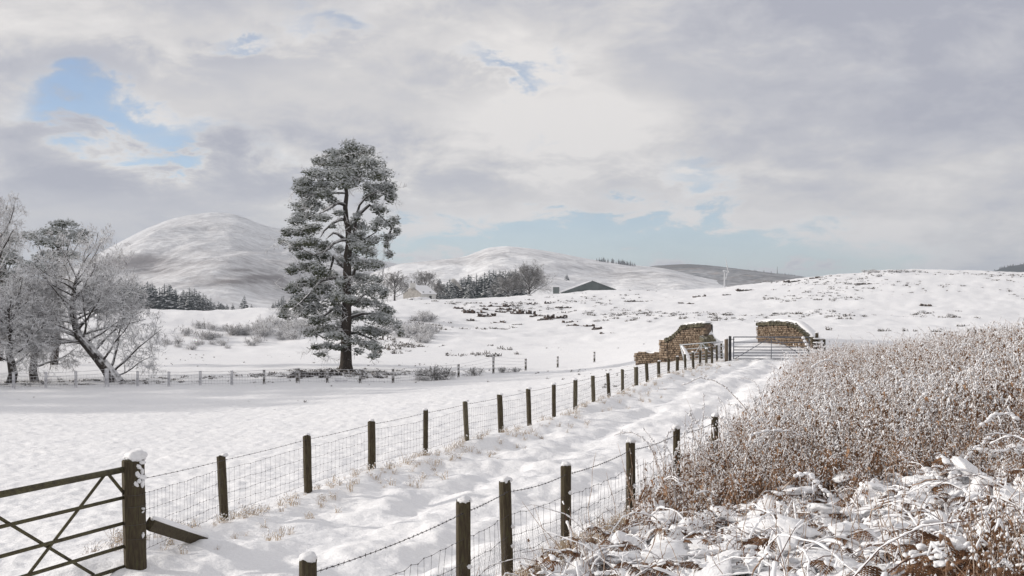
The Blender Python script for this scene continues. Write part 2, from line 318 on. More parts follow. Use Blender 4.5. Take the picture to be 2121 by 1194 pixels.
def pillows(x, Y): return .42*np.abs(perlin(x*.9+7, Y*.9, 41))+.34*np.abs(perlin(x*2.1, Y*2.1+4, 42))+.17*np.abs(perlin(x*4.6+2, Y*4.6, 43))+.05*np.abs(perlin(x*9.5, Y*9.5, 44))
def ground_z(x, Y):
    x = np.asarray(x, dtype=float); Y = np.asarray(Y, dtype=float); z = base_z(x, Y); dl, dr, track, veg, lump = masks(x, Y)
    near = sstep(120, 60, Y)
    # trodden, hummocky snow on the track, low wind ripples in the field, mounds of buried bracken on the bank
    z = z+track*(.10*fbm(x*.8, Y*.75, 3, 21, .5)+.035*perlin(x*1.5+Y*.2, Y*.8, 24)+.018*perlin(x*3.1, Y*2.3, 25)+.012*perlin(x*7, Y*6, 26))
    tt = dl/np.maximum(dl-dr, .5); wob = .05*perlin(Y*.16, Y*0+3.3, 27)
    for c_ in (.36, .70): z = z-track*.10*np.exp(-((tt-c_-wob)/.055)**2)*(.6+.8*sstep(-.3, .4, perlin(x*.7, Y*.5, 28)))
    z = z+track*.05*np.exp(-((tt-.53-wob)/.09)**2)
    field = (1-track)*(1-veg)
    z = z+near*field*(.035*fbm(x*.55, Y*.9, 3, 31)+.045*np.abs(perlin(x*1.9, Y*2.6, 33))+.03*perlin(x*4.2, Y*5.5, 34))
    z = z+lump*(pillows(x, Y)-.20)
    z = z+veg*(1-lump)*.12*fbm(x*.8, Y*.8, 3, 47)
    z = z+.16*np.exp(-((dl-.25)/.55)**2)*sstep(10, 15, Y)*sstep(66, 60, Y)*(.75+.9*perlin(Y*.5, x*.5, 51))      # drifted lip at the fence foot
    mid = sstep(95, 140, Y)*sstep(640, 500, Y); z = z+mid*(.5*fbm(x*.05, Y*.05, 4, 61)+.16*fbm(x*.3, Y*.25, 3, 63))
    return z
def gz(x, Y): return float(ground_z(np.array([x]), np.array([Y]))[0])
def on(px, Y, dz=0.):
    x = (px-CX)/F*Y; return Vector((x, Y, gz(x, Y)+dz))
def set_heath(me, h):
    a = me.attributes.new('heath', 'FLOAT', 'POINT'); a.data.foreach_set('value', np.asarray(h, dtype=np.float32).ravel())
def grid_faces(nr, nc):
    i = np.arange(nr-1)[:, None]*nc; j = np.arange(nc-1)[None, :]
    return np.stack([i+j, i+j+1, i+nc+j+1, i+nc+j], -1).reshape(-1, 4)
def spots(u_px, v_py, lst):
    h = 0
    for (px, py, sx, sy, a) in lst: h = h+a*np.exp(-((u_px-px)/sx)**2-((v_py-py)/sy)**2)
    return h
def build_ground():
    nc = 620; uu = np.concatenate([np.linspace(-1.5, -.62, 50)[:-1], np.linspace(-.62, .62, nc-98), np.linspace(.62, 1.5, 50)[1:]]); nc = len(uu)
    Ys = np.concatenate([np.geomspace(2.2, 6.5, 20)[:-1], np.geomspace(6.5, 72, 470)[:-1], np.geomspace(72, 480, 150)[:-1], np.geomspace(480, 12000, 24)])
    U, Y = np.meshgrid(uu, Ys); X = U*Y; Z = ground_z(X, Y)
    dl, dr, track, veg, lump = masks(X, Y)
    PX = CX+F*U; PY = HY-F*Z/Y
    h = np.full(Z.shape, -.30)+sstep(100, 170, Y)*.26+sstep(200, 300, Y)*.05
    h = h+.32*veg*(1-lump)+lump*(-.12+1.7*sstep(.24, .10, pillows(X, Y)))-.05*track+.10*sstep(110, 180, Y)*sstep(-.02, .1, U)*1.1+.06*sstep(110, 160, Y)
    h = h+spots(X, Y, [(-11.95, 79, 8, 4.5, .95), (-30, 76, 8, 6, .5)])+spots(PX, PY, [(500, 690, 140, 22, .18), (620, 680, 60, 22, .25), (860, 680, 45, 30, .25), (1050, 650, 120, 20, .10)])
    me = mesh('ground', np.stack([X, Y, Z], -1).reshape(-1, 3), grid_faces(*Z.shape), M['ground'], None, True)
    set_heath(me, h); return tag(link('ground', me), kind='structure')
build_ground()
# ---------------------------------------------------------------- far hills
def hill(name, prof, Yf, Yr, Yb, zf, mat, heath, g=.85, amp=10, seed=0, nr=90, nc=200, extra=None):
    prof = np.array(prof, dtype=float); px = np.linspace(prof[0, 0], prof[-1, 0], nc); py = np.interp(px, prof[:, 0], prof[:, 1])
    k = np.ones(5)/5; py = np.convolve(np.pad(py, 2, mode='edge'), k, 'valid')
    Ys = np.concatenate([np.linspace(Yf, Yr, nr), np.linspace(Yr, Yb, 16)[1:]]); U, Y = np.meshgrid((px-CX)/F, Ys); X = U*Y
    zr = ((HY-py)/F*Yr)[None, :]; t = (Y-Yf)/(Yr-Yf)
    gg = np.where(t <= 1, np.clip(t, 0, 1)**g, 1-np.clip((Y-Yr)/(Yb-Yr), 0, 1)**1.6)
    wob = (fbm(X/260, Y/620, 5, seed)-1.1*np.abs(perlin(X/210+Y/900, Y/1500, seed+7)))*amp*np.sin(np.clip(t, 0, 1)*math.pi)**.8
    Z = zf+(zr-zf)*gg+wob*np.clip((zr-zf)/60, 0, 1)
    me = mesh(name, np.stack([X, Y, Z], -1).reshape(-1, 3), grid_faces(*Z.shape), mat, None, True)
    PX = CX+F*U; PY = HY-F*Z/Y; set_heath(me, np.full(Z.shape, heath)+(spots(PX, PY, extra) if extra else 0)); tag(link(name, me), kind='structure')
    return lambda qx, qt: None
hill('snowy_mountain', [(-260, 660), (-100, 640), (0, 622), (100, 580), (170, 545), (230, 511), (300, 475), (350, 455), (400, 444), (440, 440), (480, 442), (505, 450), (540, 465), (575, 474), (600, 474), (650, 492), (700, 515), (760, 535), (820, 546), (900, 575), (980, 620)],
     900, 2600, 4200, -12, M['hill'], .36, .9, 20, 71, 120, 260, [(285, 538, 60, 9, 1.1), (250, 548, 45, 9, .7), (300, 560, 60, 8, .5), (480, 585, 60, 4, .8), (540, 575, 40, 4, .7), (590, 545, 60, 45, .14), (330, 560, 120, 20, .16), (470, 575, 160, 12, .22), (560, 590, 60, 25, .2), (640, 600, 90, 40, .22), (440, 500, 60, 60, .06), (330, 520, 90, 6, .25), (420, 545, 110, 5, .3), (380, 478, 40, 8, .2), (520, 520, 50, 10, .22), (500, 560, 40, 4, .5), (360, 590, 120, 6, .3)])
hill('snowy_fell', [(560, 640), (700, 596), (780, 562), (830, 546), (900, 540), (960, 533), (988, 522), (1012, 513), (1050, 510), (1100, 515), (1150, 523), (1220, 537), (1300, 548), (1380, 557), (1450, 574), (1520, 588), (1600, 606), (1700, 640)],
     600, 1500, 2300, -9, M['hill'], .14, .9, 14, 81, 100, 260, [(930, 545, 60, 6, .3), (1000, 535, 30, 10, .3), (1200, 555, 120, 6, .25), (1300, 570, 100, 12, .28), (1350, 590, 120, 10, .2)])
hill('heather_hill', [(1150, 640), (1250, 596), (1300, 565), (1350, 551), (1420, 547), (1470, 550), (1520, 556), (1600, 566), (1650, 571), (1720, 583), (1800, 600), (1950, 640)],
     900, 2200, 3200, -9, M['heather'], 1.0, .9, 10, 91, 60, 140, [(1420, 550, 80, 4, .3)])
hill('wooded_hill', [(1900, 640), (1990, 592), (2045, 566), (2080, 555), (2121, 547), (2200, 533), (2320, 525), (2450, 560), (2600, 640)],
     900, 1800, 2600, -9, M['woodhill'], 1.6, .9, 6, 95, 50, 120)
# ---------------------------------------------------------------- fences
def postmesh(name, r, h, seed, mat, sides=9, square=.0, lean=0.):
    q = np.random.default_rng(seed); lv = [-.5, 0, .12*h, .3*h, .55*h, .8*h, .985*h, h]; th = np.arange(sides)/sides*2*math.pi+q.uniform(0, 1)
    rr = r*(1+.07*q.normal(size=sides)); 
    if square: rr = rr/np.maximum(np.abs(np.cos(th)), np.abs(np.sin(th)))**square
    v = []
    for i, z in enumerate(lv):
        k = (1+.025*q.normal(size=sides))*(.93 if i == len(lv)-1 else 1)
        v += [(rr[j]*k[j]*math.cos(th[j])+lean*z, rr[j]*k[j]*math.sin(th[j]), z+(.012*q.normal() if i == len(lv)-1 else 0)) for j in range(sides)]
    f = [[i*sides+j, i*sides+(j+1) % sides, (i+1)*sides+(j+1) % sides, (i+1)*sides+j] for i in range(len(lv)-1) for j in range(sides)]
    f.append([(len(lv)-1)*sides+j for j in range(sides)]); return mesh(name, v, f, mat)
CAPS = []
for i in range(5):
    me = blobmesh('snow_cap', M['snow'], 5+i, 3, .28, .62); CAPS.append(me)
def cap(parent, x, y, z, r, h=1., i=0):
    o = link('snow_cap', CAPS[i % 5], parent, (x, y, z)); o.scale = (r, r, r*h); o.rotation_euler.z = i*1.7; return o
def barbed(a, b, sag, n_barb, rad=.0028, seed=0):
    q = np.random.default_rng(seed); t = np.linspace(0, 1, 9)[:, None]; a = np.array(a); b = np.array(b); p = a+(b-a)*t; p[:, 2] -= sag*4*t[:, 0]*(1-t[:, 0])
    B = Bag(); B.add(*tube(p, rad, 4))
    for s in (np.arange(n_barb)+.5)/n_barb:
        c = a+(b-a)*s; c[2] -= sag*4*s*(1-s)
        B.add(*tube([c+np.array([-.004, 0, 0]), c+np.array([.004, 0, .001])], rad*2.4, 5))
        for k in range(2):
            d = q.normal(size=3); d *= .019/np.linalg.norm(d); B.add(*tube([c-d, c+d], [rad*.5, rad*.5], 3))
    return B.mesh('barbed_wire', M['wire'])
def netting(pa, pb, heights, step, rad, seed=0, jit=.005, sag=0.012, mat=None, bar=3):
    """stock netting of one span: line wires and stay wires, pa/pb = (x, y, ground z)"""
    q = np.random.default_rng(seed); pa = np.array(pa); pb = np.array(pb); ln = np.linalg.norm((pb-pa)[:2]); k = max(3, int(ln/step)); B = Bag()
    G = np.empty((len(heights), k+1, 3))
    for i, h in enumerate(heights):
        t = np.linspace(0, 1, k+1); G[i] = pa+(pb-pa)*t[:, None]; G[i, :, 2] += h-sag*4*t*(1-t)*(i+1)/len(heights); w = q.normal(size=(k+1, 3))*jit; w[0] = w[-1] = 0; G[i] += w
    for i in range(len(heights)): B.add(*tube(G[i], rad, bar, False))
    for j in range(1, k): B.add(*tube(G[:, j], rad*.8, bar, False))
    for i in range(len(heights)):                      # the knots
        for j in range(1, k): B.add(*tube([G[i, j]-[.006, 0, .004], G[i, j]+[.006, 0, .004]], rad*2.1, 4))
    return B.mesh('wire_netting', mat or M['wire'])
def hexnet(pa, pb, z0, z1, cell, rad):
    pa = np.array(pa); pb = np.array(pb); d = pb-pa; ln = np.linalg.norm(d[:2]); nx = int(ln/cell); nz = int((z1-z0)/(cell*.86)); B = Bag()
    def pt(s, h): return pa+d*(s/ln)+np.array([0, 0, z0+h])
    for r in range(nz):
        pts = []; h0 = r*cell*.86; off = (r % 2)*.5*cell
        for i in range(nx):
            s = i*cell+off
            if s+cell*.6 > ln: break
            pts += [pt(s, h0), pt(s+cell*.25, h0+cell*.22), pt(s+cell*.5, h0+cell*.22) , pt(s+cell*.75, h0)]
            B.add(*tube([pt(s+cell*.37, h0+cell*.22), pt(s+cell*.37, h0+cell*.86)], rad, 3, False))
        if len(pts) > 1: B.add(*tube(pts, rad, 3, False))
    return B.mesh('chicken_wire', M['wire'])
LEFT = [(465, 945, 1088), (638, 903, 1030), (770, 873, 989), (881, 850, 956), (967, 832, 926), (1038, 818.8, 906), (1097, 806, 887), (1147.5, 796.4, 873), (1191, 787, 857), (1229.5, 779, 848), (1261, 774, 832.3), (1290, 766, 824.5), (1318, 761, 813.6), (1341, 753, 799.5), (1365, 748.7, 793),
        (1385, 743.8, 781), (1403, 739.3, 780), (1420, 734.4, 775), (1436, 730, 765.7), (1450, 726, 765.5), (1463, 723, 759.4), (1475, 719, 752.2), (1485, 715.3, 747.8), (1495, 712, 744)]
NETH = (.14, .28, .43, .60, .80)
def left_fence():
    root = empty('stock_fence', on(465, 17.7), 'long stock fence of dark posts and netting leading to the steel gate', 'fence')
    o = root.location; pos = []
    strain = Vector((-4.66, 13.86, 0)); strain.z = gz(-4.66, 13.86); pos.append((strain, 1.12))
    for i, (px, t, b) in enumerate(LEFT):
        Y = FA/((px-CX)/F-FB); x = (px-CX)/F*Y; z = gz(x, Y); top = (HY-t)/F*Y; h = top-z; pos.append((Vector((x, Y, z)), h))
        p = link('post', postmesh('post', .058+.018*random.random(), h, 100+i, M['wood'] if random.random() < .7 else M['wood_old'], 9, random.choice((.1, .35, .5)), random.uniform(-.055, .015)), root, Vector((x, Y, z))-o)
        if i < 9 or i % 2 == 0: cap(p, random.uniform(-.015, .01), 0, h+.016, .05+.035*random.random(), random.uniform(.7, 1.15), i)
    for i in range(len(pos)-1):
        (a, ha), (b, hb) = pos[i], pos[i+1]; la = a-o; lb = b-o; k = i < 9
        link('barbed_wire', barbed(la+Vector((0, -.06, ha-.06)), lb+Vector((0, -.06, hb-.06)), .012, 16 if k else 5, .0032 if k else .004, i), root)
        n = link('wire_netting', netting(la+Vector((0, -.065, 0)), lb+Vector((0, -.065, 0)), [h*min(ha, hb)/.95*.98 for h in NETH], .15 if i < 14 else .2, .0021 if k else .0025, i), root); tag(n, kind='stuff')
left_fence()
def right_fence():
    tops = [(637, 1160), (961, 1040), (1053, 998), (1172, 965), (1306, 917), (1401, 887), (1481, 862)]
    Ys = [8.6, 11.2, 12.5, 13.8, 16.2, 18.2, 20.2]; wid = [.07, .078, .068, .07, .066, .06, .06]
    c = P(961, 1040, 11.2); root = empty('stock_fence', (c.x, c.y, gz(c.x, c.y)), 'shorter fence with sagging netting and chicken wire along the edge of the bracken bank', 'fence'); o = root.location; pos = []
    for i, ((px, py), Y) in enumerate(zip(tops, Ys)):
        t = P(px, py, Y); z = gz(t.x, Y); h = t.z-z; pos.append((Vector((t.x, Y, z)), h))
        p = link('post', postmesh('post', wid[i], h, 300+i, M['wood'], 12, .45, -.03 if i == 2 else .0), root, Vector((t.x, Y, z))-o)
        cap(p, .005-.03*h*(i == 2), 0, h+.012, .07 if i != 3 else .06, 1.05, i)
        for k in range(3):
            b = link('snow_lump', CAPS[(i+k) % 5], p, (wid[i]*.75*(1 if k else .2), -wid[i]*.8, h*(.15+.3*k*random.random()))); b.scale = (.025, .018, .03+.02*random.random())
    hs = (.02, .2, .42, .66)
    for i in range(len(pos)-1):
        (a, ha), (b, hb) = pos[i], pos[i+1]; la = a-o; lb = b-o; v = Vector((.0, -.075, 0))
        link('barbed_wire', barbed(la+v+Vector((0, 0, ha-.1)), lb+v+Vector((0, 0, hb-.1)), .035 if i != 1 else .01, int((lb-la).length/.085), .0034, 50+i), root)
        z0 = min(ha, hb)-1.08
        n = link('wire_netting', netting(la+v+Vector((0, 0, ha-.36)), lb+v+Vector((0, 0, hb-.36)), (-.66, -.45, -.24, 0), .14, .0024, 60+i, .009, .03), root); tag(n, kind='stuff')
        if i < 5: n = link('chicken_wire', hexnet(la+v+Vector((0, -.012, ha-.36)), lb+v+Vector((0, -.012, hb-.36)), -.72, -.16, .055, .0009), root); tag(n, kind='stuff')
right_fence()
def strainer():
    x, Y = -4.68, 13.8; z = gz(x, Y); h = P(282, 952, Y).z-z
    root = empty('gate_post', (x, Y, z), 'thick round dark gate post with a big snow cap beside the mossy gate', 'gate post')
    link('post', postmesh('post', .135, h, 401, M['wood'], 16, 0, -.02), root); cap(root, .01, 0, h+.04, .125, 1.0, 2); cap(root, -.05, 0, h+.02, .09, .7, 4)
    for k, (dx, dz, s) in enumerate([(.12, -.03, .05), (.10, -.08, .045), (.125, -.14, .04), (.08, -.17, .05), (.125, -.21, .06), (.10, -.25, .05), (.06, -.28, .05), (.13, -.29, .05), (.03, -.30, .03), (.135, -.6, .03), (.135, -.64, .02), (.135, -.93, .035)]):
        b = link('snow_lump', CAPS[k % 5], root, (dx-.02, -.10+.04*(dx > .11), h+dz)); b.scale = (s, s*.55, s*.8); b.rotation_euler = (.4*k, .7*k, k)
    for k, dz in enumerate((-.42, -.57, -.8, -.98)):
        th = np.linspace(0, 2*math.pi, 17); link('staple_wire', mesh('staple_wire', *tube([(.142*math.cos(a)-.02*(h+dz), .142*math.sin(a), h+dz+.01*math.sin(a+k)) for a in th], .0025, 4), M['wire']), root)
    a = P(309, 1086, 13.95); b = P(418, 1121, 16.1)
    r2 = empty('fence_strut', (b.x, b.y, b.z), 'short leaning timber strut with snow on top at the foot of the thick gate post', 'strut')
    d = a-b; q = Vector((.5, -1, 0)).normalized(); u = d.normalized(); w = u.cross(q).normalized()
    if w.z < 0: w = -w
    e = w.cross(u); s, t = .10, .05; v = []
    for c in (d, Vector((0, 0, 0))-u*.1):
        v += [c+w*s*i+e*t*j for i, j in ((-.75, -1), (-.75, 1), (.75, 1), (.75, -1))]
    link('timber', mesh('timber', v, [[0, 1, 2, 3], [7, 6, 5, 4], [0, 4, 5, 1], [1, 5, 6, 2], [2, 6, 7, 3], [3, 7, 4, 0]], M['wood']), r2)
    pts = [d*(1-k/8)-u*.06*(k/8)+w*(s*.8) for k in range(9)]; B = Bag(); B.add(*tube(pts, [.03, .045, .05, .052, .05, .052, .048, .045, .04], 8)); m_ = B.mesh('snow_layer', M['snow'], True); link('snow_layer', m_, r2)
strainer()
# ---------------------------------------------------------------- gates
def near_gate():
    gx, gy = -4.79, 13.72; dv = Vector((-.342, -.94, 0)); n = Vector((-.94, .342, 0))
    def hit(px, py):
        d = Vector(((px-CX)/F, 1, (HY-py)/F)); k = n.dot(Vector((gx, gy, 0)))/n.dot(d); return d*k
    o = Vector((gx, gy, gz(gx, gy))); root = empty('field_gate', o, 'rusty mossy tubular field gate hung on the thick snow capped post', 'gate'); LEN = 3.1
    def rail(name, a, b, r): link(name, mesh(name, *tube([a-o, (a+b)/2-o, b-o], r, 10), M['rust'], None, False), root)
    for k, (py, r) in enumerate([(971.8, .038), (1029.6, .022), (1082.5, .022), (1130.6, .022), (1173, .024)]):
        a = hit(262, py); rail('rail', a, a+dv*LEN, r)
    rail('stile', hit(262, 966), hit(262, 1182), .03); e = hit(262, 966)+dv*LEN; rail('stile', e, e+Vector((0, 0, -1.28)), .028)
    a = hit(217.6, 983); b = hit(57, 1193); off = n*-.03; rail('brace', a, a+(b-a)*1.0, .019); a = hit(-60, 1035); b = hit(198, 1191); rail('brace', a+off*-1, b+off*-1, .019)
    rail('brace', hit(224, 982), hit(260, 1026), .021)
near_gate()
def far_gate():
    Y = 64; o = P(1519.5, 745, Y); root = empty('field_gate', o, 'clean galvanised seven bar gate closed across the snowy track', 'gate')
    def bar(name, a, b, r): link(name, mesh(name, *tube([a-o, b-o], r, 8), M['galv']), root)
    for py in (698.4, 709, 719, 725.3, 731.2, 737.3, 743.6): bar('rail', P(1519.5, py, Y), P(1676, py+.4, Y), .034 if py < 700 else .027)
    for px in (1519.5, 1597.6, 1676): bar('stile', P(px, 697.5, Y), P(px, 744.5, Y), .03 if px < 1590 else .022)
    f = Vector((0, -.045, 0)); bar('brace', P(1596, 699, Y)+f, P(1523, 743, Y)+f, .018); bar('brace', P(1599, 699, Y)+f, P(1670, 742, Y)+f, .018)
    for px, py, h, r, lab in ((1512.5, 745, 48, .085, 'dark square hanging post of the seven bar gate with a latch'), (1505, 745, 42, .10, 'reddish round timber post with snow on top next to the dark gate post')):
        x = (px-CX)/F*Y; z = gz(x, Y); t = (HY-(py-h))/F*Y; q = empty('gate_post', (x, Y+.05, z), lab, 'gate post'); link('post', postmesh('post', r, t-z, int(px), M['dark'] if px > 1510 else M['wood_pale'], 8, .4), q)
        if px < 1510: cap(q, 0, 0, t-z+.02, .1, .8, 1)
        else: link('latch', mesh('latch', *tube([(.05, -.08, t-z-.18), (.24, -.08, t-z-.17)], .018, 6), M['dark']), q)
far_gate()
def open_gate():
    o = P(1418, 755, 63.5); root = empty('field_gate', o, 'snow lined silvery gate standing open in front of the ruined stone wall', 'gate')
    def bar(name, a, b, r): link(name, mesh(name, *tube([a-o, b-o], r, 6), M['galv_snow']), root)
    A = lambda py: P(1409.5+(py-715)*.24, py, 64.6); Bq = lambda py: P(1497, py-8, 65.6)
    for py in (715, 724.5, 733.5, 740, 746): bar('rail', A(py), Bq(py+1), .036 if py == 715 else .025)
    bar('stile', A(713), A(750), .045); bar('stile', Bq(715), Bq(746), .03)
    m_ = P(1453, 711, 64.9)
    for px, py in ((1436, 738), (1472, 732), (1446, 745), (1453, 745), (1466, 722)): bar('brace', m_, P(px, py, 64.9), .018)
    sl_ = link('snow_bank', mesh('snow_bank', *tube([P(1412, 716, 64.4)-o, P(1419, 727, 64.4)-o, P(1424, 738, 64.4)-o, P(1428, 748, 64.4)-o], [.05, .10, .13, .06], 8), M['snow'], None, True), root)
open_gate()
# ---------------------------------------------------------------- stone walls
STONES = []
for i in range(7):
    q = np.random.default_rng(900+i); v = []
    for z in (-.5, .5):
        for y in (-.5, .5):
            for x in (-.5, .5): v.append((x*.92+q.normal()*.05, y*.9+q.normal()*.05, z*.9+q.normal()*.05))
    b = [np.array(p) for p in v]; front = [b[0]*[.8, 1.25, .75], b[1]*[.8, 1.25, .75], b[5]*[.8, 1.25, .75], b[4]*[.8, 1.25, .75]]
    v = b+front; STONES.append(([tuple(p) for p in v], [[0, 1, 9, 8], [1, 5, 10, 9], [5, 4, 11, 10], [4, 0, 8, 11], [8, 9, 10, 11], [1, 3, 7, 5], [3, 2, 6, 7], [2, 0, 4, 6], [4, 5, 7, 6], [0, 2, 3, 1]]))
STM = [mesh('stone', v, f, M['stone']) for v, f in STONES]; MOS = [mesh('coping_stone', v, f, M['moss']) for v, f in STONES]
def stone_wall(name, label, A, Bp, tops, bots, course=.2, thick=.5, coping=True, seed=0, cop_h=.28, snow=.1):
    """A, Bp: plan ends; tops, bots: [(s in 0..1, z)]"""
    q = random.Random(seed); A = Vector((*A, 0)); Bp = Vector((*Bp, 0)); d = (Bp-A); ln = d.length; u = d/ln; rz = math.atan2(u.y, u.x)
    z0 = min(b[1] for b in bots); root = empty(name, (A.x, A.y, z0), label, 'stone wall', None, rz)
    T = lambda s: float(np.interp(s/ln, [a for a, _ in tops], [b for _, b in tops]))-z0; Bo = lambda s: float(np.interp(s/ln, [a for a, _ in bots], [b for _, b in bots]))-z0
    k = 24; ss = [ln*i/k for i in range(k+1)]; v = []; f = []
    for s in ss:
        for y in (.02, thick): v += [(s, y, Bo(s)-.5), (s, y, T(s)-.02)]
    for i in range(k):
        a = i*4; b = a+4; f += [[a, b, b+1, a+1], [a+2, a+3, b+3, b+2], [a+1, b+1, b+3, a+3]]
    f += [[0, 1, 3, 2], [k*4, k*4+2, k*4+3, k*4+1]]; link('core', mesh('core', v, f, M['mortar']), root)
    h = -.1; row = 0
    while h < max(t[1] for t in tops)-z0:
        ch = course*q.uniform(.8, 1.25); s = -q.random()*.1
        while s < ln:
            w = course*q.uniform(1.1, 2.4); c = s+w/2; tt = T(min(max(c, 0), ln))-(cop_h*.8 if coping else 0)
            if 0 < c < ln and Bo(c)-.2 < h and h+ch*.6 < tt:
                o = link('stone', q.choice(STM), root, (c, .03+q.uniform(-.02, .02), h+ch/2)); o.scale = (w*.97, .14+.13*q.random(), ch*q.uniform(.8, .98)); o.rotation_euler = (0, q.uniform(-.08, .08), q.uniform(-.06, .06))
            s += w
        h += ch; row += 1
    if coping:
        s = .06
        while s < ln-.03:
            w = q.uniform(.11, .19); o = link('coping_stone', q.choice(MOS), root, (s, thick*.42, T(s)-.02)); o.scale = (w*.85, thick*1.25, cop_h*q.uniform(.8, 1.35))
            sl = math.atan2(T(min(s+.2, ln))-T(max(s-.2, 0)), .4); o.rotation_euler = (0, -sl*.8+q.uniform(-.18, .18), 0); s += w
    n = 20; v = []; pr = [(-.02, .0), (.04, .7), (.25, 1.), (.7, 1.1), (1.0, .8), (1.08, 0)]
    for i in range(n+1):
        s = ln*i/n; hh = snow*(1+.5*perlin(np.array([s*1.7]), np.array([seed*1.])))[0]*(.6 if i in (0, n) else 1)
        v += [(s, thick*(.08+y), T(s)+(cop_h*.42 if coping else 0)+hh*z-.03) for y, z in pr]
    m_ = len(pr); f = [[i*m_+j, (i+1)*m_+j, (i+1)*m_+j+1, i*m_+j+1] for i in range(n) for j in range(m_-1)]+[list(range(m_)), [n*m_+j for j in range(m_)][::-1]]
    link('snow_cap', mesh('snow_cap', v, f, M['snow'], None, True), root); return root
def pz(py, Y): return (HY-py)/F*Y
def px_x(px, Y): return (px-CX)/F*Y
stone_wall('ruined_wall', 'tall ruined sandstone parapet with sloping mossy top behind the open gate', (px_x(1380, 69.5), 69.5), (px_x(1460, 66.8), 66.8),
           [(0, pz(705, 69.5)), (.2, pz(697, 69)), (.45, pz(677, 68.3)), (.62, pz(675, 68)), (.8, pz(674, 67.3)), (1, pz(672, 66.8))], [(0, pz(750, 69)), (1, pz(756, 66.8))], .12, .55, True, 3, .24, .14)
stone_wall('wall_pier', 'weathered square pier ending the tall ruined parapet', (px_x(1368, 69.9), 69.9), (px_x(1381, 69.3), 69.3), [(0, pz(704, 69.8)), (1, pz(704, 69.4))], [(0, pz(750, 69.8)), (1, pz(750, 69.4))], .17, .6, False, 5, .2, .09)
stone_wall('low_wall', 'low tumbled stone wall left of the ruined pier', (px_x(1316, 71.5), 71.5), (px_x(1369, 70.2), 70.2), [(0, pz(731, 71.5)), (.3, pz(729, 71)), (.6, pz(732, 70.6)), (1, pz(729, 70.2))], [(0, pz(749, 71.5)), (1, pz(748, 70.2))], .14, .5, False, 8, .2, .10)
stone_wall('stone_parapet', 'curved sandstone parapet with upright mossy coping behind the steel gate', (px_x(1569, 72.5), 72.5), (px_x(1684, 67.5), 67.5),
           [(0, pz(671, 72.5)), (.3, pz(669, 71.5)), (.55, pz(669.5, 70.3)), (.72, pz(675, 69.3)), (.85, pz(688, 68.5)), (.95, pz(701, 67.8)), (1, pz(709, 67.5))], [(0, pz(698, 72.5)), (.3, pz(702, 71.5)), (.6, pz(712, 70)), (1, pz(738, 67.5))], .12, .6, True, 12, .27, .16)
